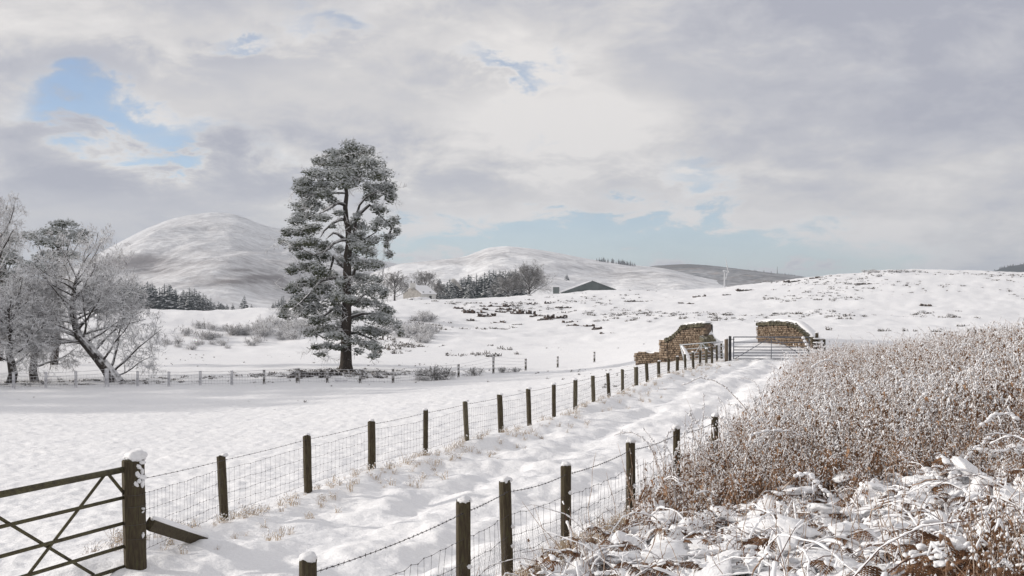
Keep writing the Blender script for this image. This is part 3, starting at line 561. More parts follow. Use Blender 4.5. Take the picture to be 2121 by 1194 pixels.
def wall_extras():
    Y = 66.6; o = P(1462, 735, Y); r_ = empty('standing_stone', P(1471, 704, 68), 'narrow dark leaning slab on the end of the tall ruined parapet', 'stone slab')
    a = P(1466.5, 676, 68); b = P(1475.5, 676, 68); c = P(1475, 703, 68); d = P(1471, 703, 68); q = P(1474, 671, 68); l = r_.location; pts = [a, q, b, c, d]; v = [p-l for p in pts]+[p-l+Vector((.1, .35, 0)) for p in pts]
    link('slab', mesh('slab', v, [[0, 1, 2, 3, 4][::-1], [5, 6, 7, 8, 9]]+[[i, (i+1) % 5, (i+1) % 5+5, i+5] for i in range(5)], M['dark']), r_); cap(r_, .02, .1, P(0, 671, 68).z-l.z-.02, .12, .6, 3)
    sb = empty('snow_drift', P(1464, 712, 67.4), 'smooth snow drift spilling off the end of the tall ruined parapet', 'snow drift')
    B = Bag(); B.add(*tube([P(1459, 669, 67.3)-sb.location, P(1463, 676, 67.3)-sb.location, P(1466, 690, 67.3)-sb.location, P(1472, 706, 67.2)-sb.location, P(1483, 717, 67)-sb.location, P(1494, 726, 66.8)-sb.location], [.1, .22, .27, .33, .42, .3], 10)); link('drift', B.mesh('drift', M['snow'], True), sb)
    for k in range(14):
        px = 1457+k % 5*5+random.uniform(-2, 2); py = 702+k//5*13+random.uniform(-3, 3); p = P(px, py, 66.75-.1*random.random())
        st = tag(link('fallen_stone', mesh('fallen_stone', STONES[k % 7][0], STONES[k % 7][1], M['moss'] if k < 7 else M['stone']), None, p), 'rough tumbled block in the heap below the end of the tall ruined parapet', 'stone', 'tumbled stones'); st.scale = (random.uniform(.2, .34), .35, random.uniform(.16, .26)); st.rotation_euler = (random.random(), random.uniform(-.3, .3), random.random())
    # wooden stile at the right of the gate
    Y = 63.2; l = P(1692, 745, Y); s = empty('wooden_stile', l, 'dark timber step stile with snowy boards against the end of the curved parapet', 'stile')
    def post(px, t, b, w): link('post', postmesh('post', w, P(0, t, Y).z-P(0, b, Y).z, int(px), M['wood'], 8, .4), s, P(px, b, Y)-l)
    post(1684, 701, 746, .10); post(1692, 690, 746, .085); post(1707, 703, 746, .075)
    for k, py in enumerate((705, 713, 721, 729, 737, 743)):
        a = P(1683, py, Y-.12)-l; b = P(1708, py+.6, Y-.12)-l; h = .075; v = [a, b, b+Vector((0, .05, 0)), a+Vector((0, .05, 0))]; v = v+[p+Vector((0, 0, h)) for p in v]
        bd = link('board', mesh('board', v, [[3, 2, 1, 0], [4, 5, 6, 7], [0, 1, 5, 4], [1, 2, 6, 5], [2, 3, 7, 6], [3, 0, 4, 7]], M['wood']), s)
        link('snow_strip', mesh('snow_strip', *tube([a+Vector((.03, .02, h+.01)), (a+b)/2+Vector((0, .02, h+.025)), b+Vector((-.03, .02, h+.01))], [.03, .05, .035], 6), M['snow'], None, True), bd)
    cap(s, *(P(1692, 689.5, Y)-l), .11, .6, 2); cap(s, *(P(1682.5, 697, Y)-l), .15, .5, 1)
    st = link('leaning_stick', mesh('leaning_stick', *tube([P(1678, 742, 63)-l, P(1673, 722, 63)-l, P(1669, 710, 63)-l, P(1662, 698, 63)-l], [.03, .05, .07, .08], 7), M['wood_snow']), None, l); tag(st, 'snow plastered stick leaning on the gate end by the stile', 'stick')
    for k in range(4):
        b = link('snow_lump', CAPS[k % 5], st, P(1663.5+k*3.6, 700+k*6.8, 62.93)-l); b.scale = (.10, .08, .12)
wall_extras()
# ---------------------------------------------------------------- trees
def perp(d, rnd):
    a = Vector((rnd.gauss(0, 1), rnd.gauss(0, 1), rnd.gauss(0, 1))); a -= d*a.dot(d); return a.normalized() if a.length > 1e-6 else Vector((1, 0, 0))
def grow(B, p, d, L, r, lv, par, rnd):
    """one branch and, recursively, its side branches; par[lv] = (n side branches, spread, length ratio, wobble, lift, segments, sides, material)"""
    n, spread, lr, wob, lift, seg, sides, mat = par[lv]; pts = [p.copy()]; rad = [r]; dd = d.normalized(); st = L/seg; dirs = [dd]
    for i in range(seg):
        dd = (dd+perp(dd, rnd)*wob+Vector((0, 0, lift))).normalized(); p = p+dd*st; pts.append(p.copy()); rad.append(max(r*(1-.82*(i+1)/seg), .007 if lv > 1 else .012)); dirs.append(dd)
    B.branch(pts, rad, sides, mat)
    if lv+1 < len(par):
        for k in range(n):
            t = .22+.78*((k+rnd.random())/n); i = min(int(t*seg), seg-1); fr = t*seg-i; q = pts[i].lerp(pts[i+1], fr); a = perp(dirs[i+1], rnd)
            if abs(a.z) > .6 and rnd.random() < .5: a.z *= .4; a.normalize()
            c = (dirs[i+1]*(1-spread)+a*spread).normalized(); grow(B, q, c, L*lr*rnd.uniform(.65, 1.2)*(1.15-.5*t), max(rad[i]*.55, .013), lv+1, par, rnd)
TW = [M['limb'], M['twig']]
M['twig_far'] = plain('grey_twig', [(.3, (.085, .078, .072)), (.7, (.19, .175, .16))], .6, .9, bmp=0, snow=.62, snow_noise=.5)
TWF = [M['limb'], M['twig_far']]
def limb_tree(name, label, group, base, trunk, limbs, par, seed, cat='tree', mats=None):
    """trunk: world points and radii; limbs: (t on trunk, direction, length, radius)"""
    rnd = random.Random(seed); root = empty(name, base, label, cat, group); tp = [p-base for p, _ in trunk]; tr = [r for _, r in trunk]
    link('trunk', mesh('trunk', *tube(tp, tr, 12), M['limb'], None, False), root); B = Bag()
    for t, d, L, r in limbs:
        s = t*(len(tp)-1); i = min(int(s), len(tp)-2); q = tp[i].lerp(tp[i+1], s-i); grow(B, q, Vector(d), L, r, 0, par, rnd)
    link('crown', B.mesh('crown', mats or TW), root); return root
PAR = [(9, .62, .52, .16, .02, 7, 5, 0), (8, .62, .52, .2, .01, 5, 3, 1), (9, .6, .5, .22, .005, 3, 3, 1), (0, 0, 0, .25, -.02, 2, 3, 1)]
def left_copse():
    rnd = random.Random(3); Y = 73; b = on(242, Y, -.1)
    T = [(b, .52), (P(222, 765, Y), .40), (P(203, 742, Y), .34), (P(180, 715, Y), .30), (P(163, 697, Y), .27), (P(155, 670, Y), .23), (P(150, 640, Y), .19), (P(152, 610, Y), .14), (P(158, 575, Y), .08)]
    lim = []
    for k in range(24):
        t = .4+.58*k/24; side = -1 if k % 2 else 1; lim.append((t, (side*rnd.uniform(.5, 1), rnd.uniform(-.7, .7), rnd.uniform(.05, .75)), rnd.uniform(3.4, 5.2)*(1.1-.35*t), .085))
    lim += [(.08, (.8, -.1, .75), 4.4, .10), (.10, (.55, .3, 1), 4.6, .10), (.2, (.7, -.4, .8), 4.0, .09), (.3, (.5, .3, .9), 4.4, .09), (.06, (1, .1, .35), 3.4, .07), (1, (.35, .1, 1), 3.4, .07), (1, (-.3, .1, 1), 3., .07), (.95, (.6, 0, .8), 3.4, .06), (.42, (-1, -.2, .15), 4.5, .09), (.5, (-1, .2, .35), 4.4, .09), (.38, (-1, -.4, .0), 3.4, .07)]
    limb_tree('bare_tree', 'frosted bare tree with a dark trunk leaning left over the far fence', None, b, T, lim, PAR, 5)
    def upright(px, Y, h, sp, seed, label, nl=16, r=.3, lo=.25):
        b = on(px, Y, -.1); T = []; x = 0; q = random.Random(seed)
        for k in range(8): T.append((b+Vector((x, 0, h*.72*k/7)), r*(1-.8*k/7))); x += q.uniform(-.18, .18)
        lim = []
        for k in range(nl):
            t = lo+(1-lo)*k/nl; a = k*2.4+q.random(); up = .15+.9*t; lim.append((t, (math.cos(a), math.sin(a), up), sp*q.uniform(.75, 1.15)*(1.15-.45*t), r*.3))
        limb_tree('bare_tree', label, None, b, T, lim, PAR, seed)
    upright(72, 74, 7.4, 3.6, 21, 'frosted bare tree with a straight dark trunk left of the leaning tree', 16, .3, .2)
    upright(22, 71.5, 7.0, 3.4, 22, 'low spreading frosted tree with a pale trunk close to the far fence', 14, .32, .25)
    upright(-22, 80, 16.2, 4.6, 23, 'tallest frosted bare tree rising above the copse, cut by the picture edge', 18, .3, .3)
left_copse()
# --- needles
def tuft_set(n, q, size):
    """n needle tufts at the origin as arrays (n*4 triangles)"""
    k = 4; d = q.normal(size=(n, k, 3)); d[..., 2] = np.abs(d[..., 2])*.6+.12; d /= np.linalg.norm(d, axis=2)[..., None]
    w = np.cross(d, q.normal(size=(n, k, 3))); w /= np.linalg.norm(w, axis=2)[..., None]+1e-9; s = size*q.uniform(.6, 1.25, (n, k, 1))
    return np.stack([-w*s*.20, w*s*.20, d*s], 2)                    # n,k,3verts,3
def pads(B, lst, q, dens, size, frost):
    for (c, rx, ry, rz) in lst:
        n = int(dens*rx*rz*(ry/rx*.6+.6)); 
        if n < 6: n = 6
        a = q.normal(size=(n, 3)); a /= np.linalg.norm(a, axis=1)[:, None]; rr = q.uniform(0, 1, n)**.45*np.where(q.uniform(0, 1, n) < .12, 1.3, 1); loc = a*rr[:, None]
        nz = perlin(loc[:, 0]*2.3+c[0]*3, loc[:, 2]*2.3+loc[:, 1]*1.7+c[2]*3, 77)
        keep = nz+q.normal(size=n)*.2 > -.14; loc = loc[keep]; n = len(loc)
        p = np.array(c)+loc*np.array([rx, ry, rz]); t = tuft_set(n, q, size)+p[:, None, None, :]
        fr = (q.uniform(0, 1, n) < np.clip(frost+.62*loc[:, 2]+.45*nz[keep], .03, .95)); mi = np.repeat(fr.astype(int), 4)
        B.add(t.reshape(-1, 3), np.arange(n*12).reshape(-1, 3), mi)
def pine():
    Y = 80; b = on(717, Y, -.15); q = np.random.default_rng(5); rnd = random.Random(8); sc = Y/F
    root = empty('scots_pine', b, 'tall frosted pine standing alone with dark trunk in the snowy field', 'tree')
    def w(px, py, dy=0): return P(px, py, Y+dy)-b
    T = [(716, 772, .62), (716.5, 755, .44), (717, 730, .39), (717, 690, .36), (718, 650, .34), (718, 610, .32), (719, 570, .30), (720, 530, .28), (724, 505, .27), (722, 480, .22), (717, 455, .19), (715, 430, .17), (718, 405, .14), (716, 375, .11), (720, 340, .07), (724, 305, .03)]
    v, f = tube([w(x, y) for x, y, _ in T], [r for _, _, r in T], 14); link('trunk', mesh('trunk', v, f, M['bark']), root)
    LM = [[(726, 506), (735, 480), (737, 450), (745, 425), (760, 408), (785, 395)], [(737, 455), (748, 440), (765, 425), (775, 432), (790, 450), (812, 470), (826, 480)], [(716, 425), (700, 420), (685, 430), (668, 440), (640, 450)], [(718, 455), (705, 455), (690, 462), (672, 478), (664, 492)],
          [(722, 497), (706, 498), (690, 505), (675, 520), (650, 528), (615, 512)], [(719, 500), (700, 485), (690, 483), (676, 495)], [(719, 560), (700, 540), (692, 530), (688, 545), (684, 560), (672, 575), (640, 590)], [(718, 580), (690, 575), (665, 582), (648, 600), (625, 625), (600, 645)],
          [(719, 630), (690, 640), (670, 655), (640, 660), (600, 650)], [(720, 635), (738, 625), (752, 612), (775, 605)], [(719, 600), (735, 560), (752, 540), (775, 550)], [(718, 660), (750, 650), (780, 650), (815, 668)], [(717, 680), (695, 690), (670, 700), (650, 688)], [(718, 690), (740, 690), (765, 700), (788, 712)],
          [(720, 525), (740, 505), (765, 490), (780, 480)], [(790, 545), (795, 552), (793, 565), (793, 582)], [(718, 390), (735, 370), (770, 360)], [(716, 385), (690, 370), (655, 350)], [(717, 700), (700, 715), (678, 728)], [(812, 470), (805, 490), (803, 515), (806, 530)], [(719, 400), (680, 400), (630, 405)]]
    for k, l in enumerate(LM):
        dy = rnd.uniform(-2.2, 2.2); pts = [w(x, y, dy*i/(len(l)-1)) for i, (x, y) in enumerate(l)]; r0 = .15 if k < 14 else .09
        link('limb', mesh('limb', *tube(pts, [max(r0*(1-.8*i/(len(l)-1)), .03) for i in range(len(l))], 7), M['limb']), root)
    PD = [(725, 303, 26, 13), (700, 318, 36, 16), (745, 318, 34, 16), (668, 334, 24, 14), (716, 338, 52, 18), (765, 345, 34, 18), (655, 358, 30, 13), (690, 362, 42, 16), (735, 362, 42, 16), (780, 368, 32, 18), (632, 378, 32, 15), (668, 385, 40, 16), (712, 382, 34, 12), (760, 385, 34, 14), (797, 390, 24, 18), (618, 396, 20, 11), (640, 405, 36, 14), (680, 404, 34, 11), (770, 408, 26, 16), (803, 412, 18, 18),
          (655, 424, 34, 12), (628, 432, 32, 14), (690, 418, 18, 8), (790, 432, 22, 14), (640, 450, 32, 12), (612, 462, 24, 12), (660, 452, 24, 10), (598, 486, 22, 13), (625, 482, 28, 14), (650, 474, 20, 10), (808, 462, 22, 12), (785, 460, 14, 12), (824, 480, 13, 9), (806, 492, 16, 11), (800, 508, 10, 10), (806, 528, 11, 12), (775, 470, 16, 10),
          (655, 508, 32, 15), (620, 510, 26, 12), (600, 506, 14, 8), (675, 512, 20, 12), (630, 530, 28, 12), (665, 534, 26, 14), (632, 556, 34, 14), (606, 562, 18, 10), (662, 562, 30, 15), (690, 570, 16, 12), (640, 585, 36, 14), (612, 598, 26, 12), (665, 600, 26, 14), (632, 618, 32, 14), (605, 632, 24, 12), (594, 652, 20, 13), (628, 648, 30, 13), (660, 638, 28, 14), (690, 622, 22, 16),
          (750, 492, 20, 14), (770, 500, 20, 12), (740, 516, 22, 14), (765, 525, 22, 14), (728, 540, 18, 18), (752, 548, 26, 16), (780, 552, 20, 12), (742, 572, 28, 16), (770, 580, 24, 14), (735, 598, 26, 16), (762, 604, 30, 15), (790, 604, 16, 16), (745, 626, 30, 14), (775, 632, 26, 14), (798, 640, 20, 14), (690, 655, 26, 14), (660, 664, 26, 12), (740, 655, 28, 14), (770, 660, 28, 14), (800, 665, 26, 16), (820, 672, 14, 16),
          (685, 682, 30, 12), (650, 690, 20, 10), (712, 672, 20, 12), (750, 684, 30, 13), (782, 690, 26, 13), (700, 700, 30, 12), (740, 706, 24, 10), (672, 716, 26, 9), (700, 720, 22, 8), (765, 712, 28, 11), (785, 722, 18, 11), (775, 738, 14, 8), (668, 735, 16, 6), (705, 590, 14, 14), (700, 640, 16, 14), (722, 620, 16, 12), (730, 470, 12, 16), (742, 448, 12, 14), (700, 442, 16, 8), (752, 470, 16, 12), (735, 500, 20, 14), (695, 470, 12, 7), (705, 520, 14, 10), (710, 545, 16, 14), (708, 612, 18, 14), (725, 660, 20, 12), (582, 655, 12, 8), (590, 640, 14, 8), (586, 500, 10, 7), (830, 690, 10, 10), (740, 730, 14, 7), (655, 722, 12, 6)]
    B = Bag(); lst = []
    for (x, y, rx, rz) in PD:
        wd = max(1.2, 3.6*(1-abs(y-560)/420)); dy = rnd.uniform(-wd, wd) if abs(x-717) < 60 else rnd.uniform(-1.6, 1.6); c = w(x, y, dy)
        for k in range(3): lst.append((tuple(c+Vector((rnd.uniform(-.45, .45)*rx*sc, rnd.uniform(-.9, .9), rnd.uniform(-.4, .4)*rz*sc))), rx*sc*.72, rx*sc*.72, rz*sc*.8))
    lst1 = [l for l in lst if l[0][0] < -1.3 and l[0][2] < 10.5]; lst2 = [l for l in lst if not (l[0][0] < -1.3 and l[0][2] < 10.5)]
    pads(B, lst2, q, 560, .165, .58); pads(B, lst1, q, 560, .165, .34)
    link('foliage', B.mesh('foliage', [M['needle'], M['frost']]), root)
    # hanging twigs under the crown
    B = Bag()
    for k in range(320):
        x, y, rx, rz = rnd.choice(PD); c = w(x+rnd.uniform(-1, 1)*rx, y, rnd.uniform(-2, 2)); grow(B, c, Vector((rnd.uniform(-1, 1), rnd.uniform(-1, 1), rnd.uniform(-1., .2))), rnd.uniform(.6, 1.5), .018, 2, PAR, rnd)
    link('twigs', B.mesh('twigs', TW), root); return root
pine()
def copse_pine(pxs, Y, base_px, label, seed, trunk_top, fro=.42):
    rnd = random.Random(seed); q = np.random.default_rng(seed); b = on(base_px, Y, -.1); root = empty('scots_pine', b, label, 'tree'); sc = Y/F
    tt = P(base_px+8, trunk_top, Y)-b; link('trunk', mesh('trunk', *tube([Vector((0, 0, 0)), tt*.5+Vector((.2, 0, 0)), tt], [.32, .24, .06], 10), M['bark']), root); B = Bag(); lst = []
    for x, y, rx, rz in pxs:
        for k in range(3): lst.append((tuple(P(x+rnd.uniform(-.4, .4)*rx, y+rnd.uniform(-.4, .4)*rz, Y)-b+Vector((0, rnd.uniform(-1.6, 1.6), 0))), rx*sc*.7, rx*sc*.7, rz*sc*.8))
        e = P(x, y, Y)-b; lo = tt*rnd.uniform(.45, .8); link('limb', mesh('limb', *tube([lo, lo.lerp(e, .5)+Vector((0, 0, .3)), e], [.09, .06, .03], 6), M['limb']), root)
    pads(B, lst, q, 420, .2, fro); link('foliage', B.mesh('foliage', [M['needle'], M['frost']]), root)
copse_pine([(130, 465, 38, 9), (105, 480, 40, 11), (150, 484, 34, 12), (75, 495, 30, 12), (120, 505, 50, 13), (165, 500, 26, 11), (95, 528, 50, 14), (140, 530, 34, 13), (70, 555, 40, 14), (120, 560, 40, 13), (60, 590, 40, 12)], 92, 112, 'frosted pine with a ragged flat crown rising behind the bare trees', 61, 480, .78)
copse_pine([(-5, 490, 34, 14), (22, 500, 24, 12), (0, 520, 40, 14), (25, 540, 30, 14), (-10, 560, 40, 14), (30, 575, 36, 14), (5, 600, 44, 14), (-20, 620, 44, 14)], 94, -2, 'dark pine at the edge of the copse beyond the pale trunk', 62, 495, .55)
# the copse goes on beyond the picture edge and throws its shade across the field
src = [o for o in S.collection.objects if o.get('label', '').startswith('dark pine at the edge')][0]
for k, (x, Y) in enumerate([(-43, 66), (-50, 71), (-47, 60), (-56, 64), (-60, 74), (-63, 67), (-54, 57), (-68, 60), (-42, 73)]):
    c = tag(link('scots_pine', None, None, (x, Y, gz(x, Y))), 'pine of the copse beyond the left edge of the field', 'tree', 'pines of the copse beyond the field edge'); c.rotation_euler.z = k*1.3; c.scale = (1.5, 1.5, 1.05)
    for ch in src.children: d = ch.copy(); S.collection.objects.link(d); d.parent = c
# ---------------------------------------------------------------- conifers of the plantations
def conifer_mesh(seed, tiers=13, frost=True):
    q = np.random.default_rng(seed); B = Bag(); B.add(*tube([(0, 0, -.08), (0, 0, .5), (0, 0, .98)], [.022, .015, .003], 5), 0)
    for t in range(tiers):
        z = .10+.88*(t/tiers)**.92; r = .24*(1-z)**.8+.012; nb = 9 if t < tiers-4 else 6
        for k in range(nb):
            a = q.uniform(0, 6.283); rr = r*q.uniform(.65, 1.2); d = np.array([math.cos(a), math.sin(a), 0]); s = np.array([-d[1], d[0], 0]); w = rr*.34; o = np.array([0, 0, z+q.uniform(-.02, .02)])
            tip = o+d*rr+[0, 0, -rr*.36]; mid = o+d*rr*.55+[0, 0, -rr*.05]
            B.add([o, mid+s*w, tip, mid-s*w, mid-[0, 0, rr*.30]], [[0, 1, 2], [0, 2, 3], [1, 4, 2], [3, 2, 4]], 0)
    return B.mesh('conifer_tree', [M['conifer']])
CON = [conifer_mesh(40+i) for i in range(5)]
def conifer(px, Y, h, label, group, zoff=0., z=None, wide=1.):
    p = on(px, Y, zoff) if z is None else Vector((px_x(px, Y), Y, z)); o = tag(link('conifer_tree', random.choice(CON), None, p), label, 'tree', group); s = h*random.uniform(.85, 1.12); o.scale = (s*wide*random.uniform(1.0, 1.3),)*2+(s,); o.rotation_euler.z = random.random()*6.3
def plantations():
    # left: below the mountain; crest line of tops falls from (230, 580) to (440, 620)
    for k in range(112):
        Y = random.uniform(480, 560); px = random.uniform(175, 466); top = np.interp(px, [190, 270, 330, 400, 440, 462], [582, 585, 590, 602, 618, 628])+random.uniform(-3, 5)+(560-Y)*.05
        z0 = pz(648, Y); conifer(px, Y, pz(top, Y)-z0, 'dark spruce of the plantation at the foot of the mountain', 'spruce plantation below the mountain', z=z0, wide=1.75)
    for k in range(18):
        Y = random.uniform(460, 500); px = random.uniform(565, 660); top = np.interp(px, [565, 590, 620, 660], [626, 606, 600, 612])+random.uniform(-3, 6); z0 = pz(646, Y); conifer(px, Y, pz(top, Y)-z0, 'dark spruce in the small clump behind the lone pine', 'spruces behind the lone pine', z=z0, wide=1.2)
    z0 = pz(645, 430); conifer(506, 430, pz(610, 430)-z0, 'single small spruce on the snowy ridge right of the plantation', None, z=z0, wide=1.3)
    for px in (470, 482, 521): z0 = pz(644, 440); conifer(px, 440, pz(630, 440)-z0, 'stunted low spruce on the ridge beside the single small spruce', 'stunted spruces on the ridge', z=z0, wide=1.8)
    for k in range(92):
        Y = random.uniform(440, 520); px = random.uniform(905, 1080); top = np.interp(px, [905, 930, 980, 1010, 1050, 1080], [580, 580, 570, 564, 560, 562])+random.uniform(-3, 5)+(500-Y)*.06; top += 14*(Y < 465)
        z0 = pz(620, Y); conifer(px, Y, pz(top, Y)-z0, 'blue grey spruce of the plantation behind the cottage', 'spruce plantation behind the cottage', z=z0, wide=1.6)
    for k in range(30): Y = 1420; px = random.triangular(1215, 1345, 1290); py = np.interp(px, [1215, 1300, 1345], [537, 549, 553]); conifer(px, Y+60, random.uniform(4, 7.5), 'tiny spruce in the row along the crest of the snowy fell', 'spruces on the fell crest', z=pz(py+1, Y+60))
    for k in range(20): Y = 2150; px = random.uniform(1540, 1655); py = np.interp(px, [1540, 1600, 1655], [559, 566, 572]); conifer(px, Y, random.uniform(2.5, 6), 'tiny dark tree on the skyline of the heather hill', 'trees on the heather hill', z=pz(py+1, Y))
    conifer(1174, 1000, 6.2, 'small lone tree on the open slope of the snowy fell', None, z=pz(581, 1000), wide=1.9)
    for k in range(24): px = random.uniform(2046, 2130); py = np.interp(px, [2046, 2080, 2121, 2160], [566, 555, 547, 540]); conifer(px, 1795, random.uniform(4, 6), 'tiny dark tree edging the wooded hill', 'trees of the wooded hill', z=pz(py+2.5, 1795), wide=1.5)
plantations()
# bare trees round the cottage
PAR2 = [(8, .55, .5, .12, .03, 4, 4, 0), (7, .55, .5, .16, .03, 3, 3, 1), (6, .55, .6, .2, .02, 2, 3, 1), (0, 0, 0, .2, 0, 1, 3, 1)]
def far_tree(px, base, top, Y, sp, seed, label, nl=14, lo=.18, up=.7):
    q = random.Random(seed); b = P(px, base, Y); h = pz(top, Y)-b.z; T = [(b+Vector((q.uniform(-.1, .1), 0, h*.7*k/5)), h*.035*(1-.75*k/5)) for k in range(6)]
    lim = []
    for k in range(nl):
        t = lo+(1-lo)*k/nl; a = k*2.4; lim.append((t, (math.cos(a), math.sin(a), up*(.6+t)), sp*q.uniform(.8, 1.1)*(1.2-.6*t), h*.014))
    limb_tree('bare_tree', label, None, b, T, lim, PAR2, seed, mats=TWF)
far_tree(818, 624, 562, 290, 4.8, 31, 'round headed bare tree left of the cottage', 22)
far_tree(880, 612, 561, 345, 5.0, 32, 'bare tree behind the cottage roof', 22)
far_tree(1096, 614, 553, 400, 8.2, 33, 'big dome shaped bare tree between the plantation and the barn', 44, .05, .8)
far_tree(1052, 618, 578, 395, 6.6, 34, 'lower bare tree leaning against the dome shaped tree', 26, .06, .7)
far_tree(905, 618, 585, 350, 3., 35, 'small bare tree at the right end of the cottage roof', 12)
far_tree(848, 620, 588, 330, 2.6, 36, 'slight bare tree above the cottage gable', 10)
# shrubs
def shrub_mesh(seed, n=26):
    rnd = random.Random(seed); B = Bag(); par = [(6, .5, .5, .2, .02, 4, 3, 1), (4, .55, .5, .25, 0, 3, 3, 1), (0, 0, 0, .2, 0, 2, 3, 1)]
    for k in range(n):
        a = rnd.uniform(0, 6.28); grow(B, Vector((rnd.uniform(-.3, .3), rnd.uniform(-.3, .3), 0)), Vector((math.cos(a)*.8, math.sin(a)*.8, rnd.uniform(.4, 1.2))), rnd.uniform(.6, 1.05), .02, 0, par, rnd)
    return B.mesh('shrub', TW)
SHR = [shrub_mesh(80+i) for i in range(4)]
def shrub(px, py, h, label, group):
    # stand it where that line of sight meets the ground
    Ys = np.geomspace(60, 420, 900); x = (px-CX)/F*Ys; zz = ground_z(x, Ys); i = np.argmax((HY-F*zz/Ys) <= py) if np.any((HY-F*zz/Ys) <= py) else len(Ys)-1
    Y = Ys[i]; o = tag(link('shrub', random.choice(SHR), None, (x[i], Y, zz[i]-.06)), label, 'shrub', group); s = h/F*Y; o.scale = (s*random.uniform(1, 1.5), s*1.2, s); o.rotation_euler.z = random.random()*6
for k in range(46):
    px = random.choice([random.gauss(500, 70), random.gauss(560, 40), random.gauss(610, 25)]); shrub(px, random.uniform(682, 720)-(.12*(px-500) if px > 500 else 0), random.uniform(12, 26), 'grey frosted shrub on the bank left of the lone pine', 'shrubs on the bank left of the pine')
for k in range(24): shrub(random.gauss(855, 26), random.uniform(655, 712), random.uniform(9, 24), 'grey frosted shrub on the bank right of the lone pine', 'shrubs on the bank right of the pine')
for k in range(12): shrub(random.uniform(340, 480), random.uniform(698, 726), random.uniform(8, 14), 'low frosted shrub at the foot of the bank near the leaning tree', 'low shrubs near the leaning tree')
for (px, py, h) in [(1586, 660, 7), (1620, 652, 6), (1730, 620, 5), (1912, 648, 6), (1968, 655, 7), (1690, 648, 6), (1850, 592, 5), (1880, 589, 4), (1400, 652, 5), (1820, 574, 7), (1345, 668, 5)]: shrub(px, py, h, 'small grey tuft bush on the open snowy hillside', 'tuft bushes on the hillside')
for k in range(26): shrub(random.uniform(1780, 1905), 563+random.uniform(0, 2), random.uniform(3, 6), 'wispy dead plant on the skyline of the snowy hillside', 'dead plants on the skyline')
# heather scars
def scar(px, py, w, h, label, group, seed, mat):
    Ys = np.geomspace(75, 420, 900); x = (px-CX)/F*Ys; zz = ground_z(x, Ys); c = (HY-F*zz/Ys) <= py; i = np.argmax(c) if c.any() else len(Ys)-1; Y = Ys[i]; s = Y/F
    r_ = np.random.default_rng(seed); B = Bag(); n = max(9, int(w/2.6))
    for k in range(n):
        m_ = STONES[k % 7]; v = np.array(m_[0])*np.array([w/n*1.9, 6, h*r_.uniform(.35, .95)])*s; a = r_.uniform(-.5, .5); t = (k+.5)/n-.5; v = v+np.array([t*w*s, r_.uniform(-.4, .4), r_.uniform(-.35, .35)*h*s-.05])
        v += r_.normal(size=v.shape)*s*.7
        for q in m_[1]: pass
        f = np.array([[q[0], q[1], q[2]] for q in m_[1]]+[[q[0], q[2], q[3]] for q in m_[1]]); B.add(v, f)
    o = link('heather_bank', B.mesh('heather_bank', mat), None, (x[i], Y, zz[i])); tag(o, label, 'heather bank', group)
M['scar'] = plain('heather_and_peat', [(.3, (.04, .032, .028)), (.5, (.085, .062, .05)), (.75, (.16, .11, .08))], 2.5, .95, bmp=.5, bd=.1, snow=.72, snow_noise=1.2)
for k, (px, py, w, h) in enumerate([(951, 639, 16, 9), (985, 648, 36, 8), (1007, 656, 28, 8), (1024, 634, 44, 6), (1060, 634, 12, 4), (1037, 647, 16, 4), (1083, 650, 42, 11), (1115, 654, 26, 5), (1150, 658, 36, 8), (1035, 668, 18, 5), (1100, 629, 14, 4), (1135, 628, 10, 4), (1166, 638, 28, 5), (1205, 675, 46, 5), (1236, 681, 14, 6), (1258, 690, 22, 3), (966, 644, 14, 6), (1000, 641, 20, 5), (1045, 641, 26, 5), (1062, 645, 22, 6), (1130, 662, 24, 5), (1180, 667, 24, 4), (1070, 672, 14, 3), (975, 662, 12, 4)]):
    scar(px, py+1, w*1.35, h*1.35, 'dark brown heathery break in the snow on the knoll below the cottage', 'heather breaks on the knoll', 500+k, M['scar'])
for k, (px, py, w, h) in enumerate([(1322, 626, 60, 6), (1449, 615, 24, 7), (1430, 630, 14, 5), (1410, 629, 12, 3), (1548, 602, 46, 4), (1650, 584, 54, 4), (1690, 576, 26, 4), (1795, 589, 48, 4), (1915, 634, 24, 8), (1922, 650, 14, 6), (1310, 664, 16, 4), (1505, 612, 16, 3)]):
    scar(px, py, w, h, 'dark low heather patch on the broad snowy hillside behind the walls', 'heather patches on the hillside', 550+k, M['scar'])
BRM = [shrub_mesh(90+i, 20) for i in range(2)]
for m_ in BRM: m_.materials[0] = M['bramble']; m_.materials[1] = M['bramble']
# bushes by the far fence
for k, (px, Y, h) in enumerate([(884, 72.5, .85), (905, 72, 1.1), (925, 72.6, .8), (983, 76, .7), (1045, 79.5, .5), (1068, 80.5, .45)]):
    o = tag(link('bramble_bush', BRM[k % 2], None, on(px, Y, -.05)), 'dark bramble bush with snow in the line of the far fence', 'bush', 'bramble bushes by the far fence'); o.scale = (h*1.25, h*1.2, h)
def roots():
    for k in range(22):
        a = random.uniform(-1, 1); p = on(717+a*95, 76.5+random.uniform(-3, 1.2), .03); q = p+Vector((a*random.uniform(.5, 1.4)+random.uniform(-.3, .3), -random.uniform(.2, .6), 0)); q.z = gz(q.x, q.y)-.02
        o = tag(link('surface_root', mesh('surface_root', *tube([(0, 0, -.06), (q-p)*.5+Vector((0, 0, .2)), q-p], [.2, .17, .08], 6), M['wood_root']), None, p), 'dark root or fallen branch half buried below the lone pine', 'root', 'roots below the lone pine')
roots()
o = tag(link('snow_ball', CAPS[1], None, on(706, 71.2, .12)), 'rounded hump of clean snow against the fence below the lone pine', 'snow hump'); o.scale = (.38, .4, .32)
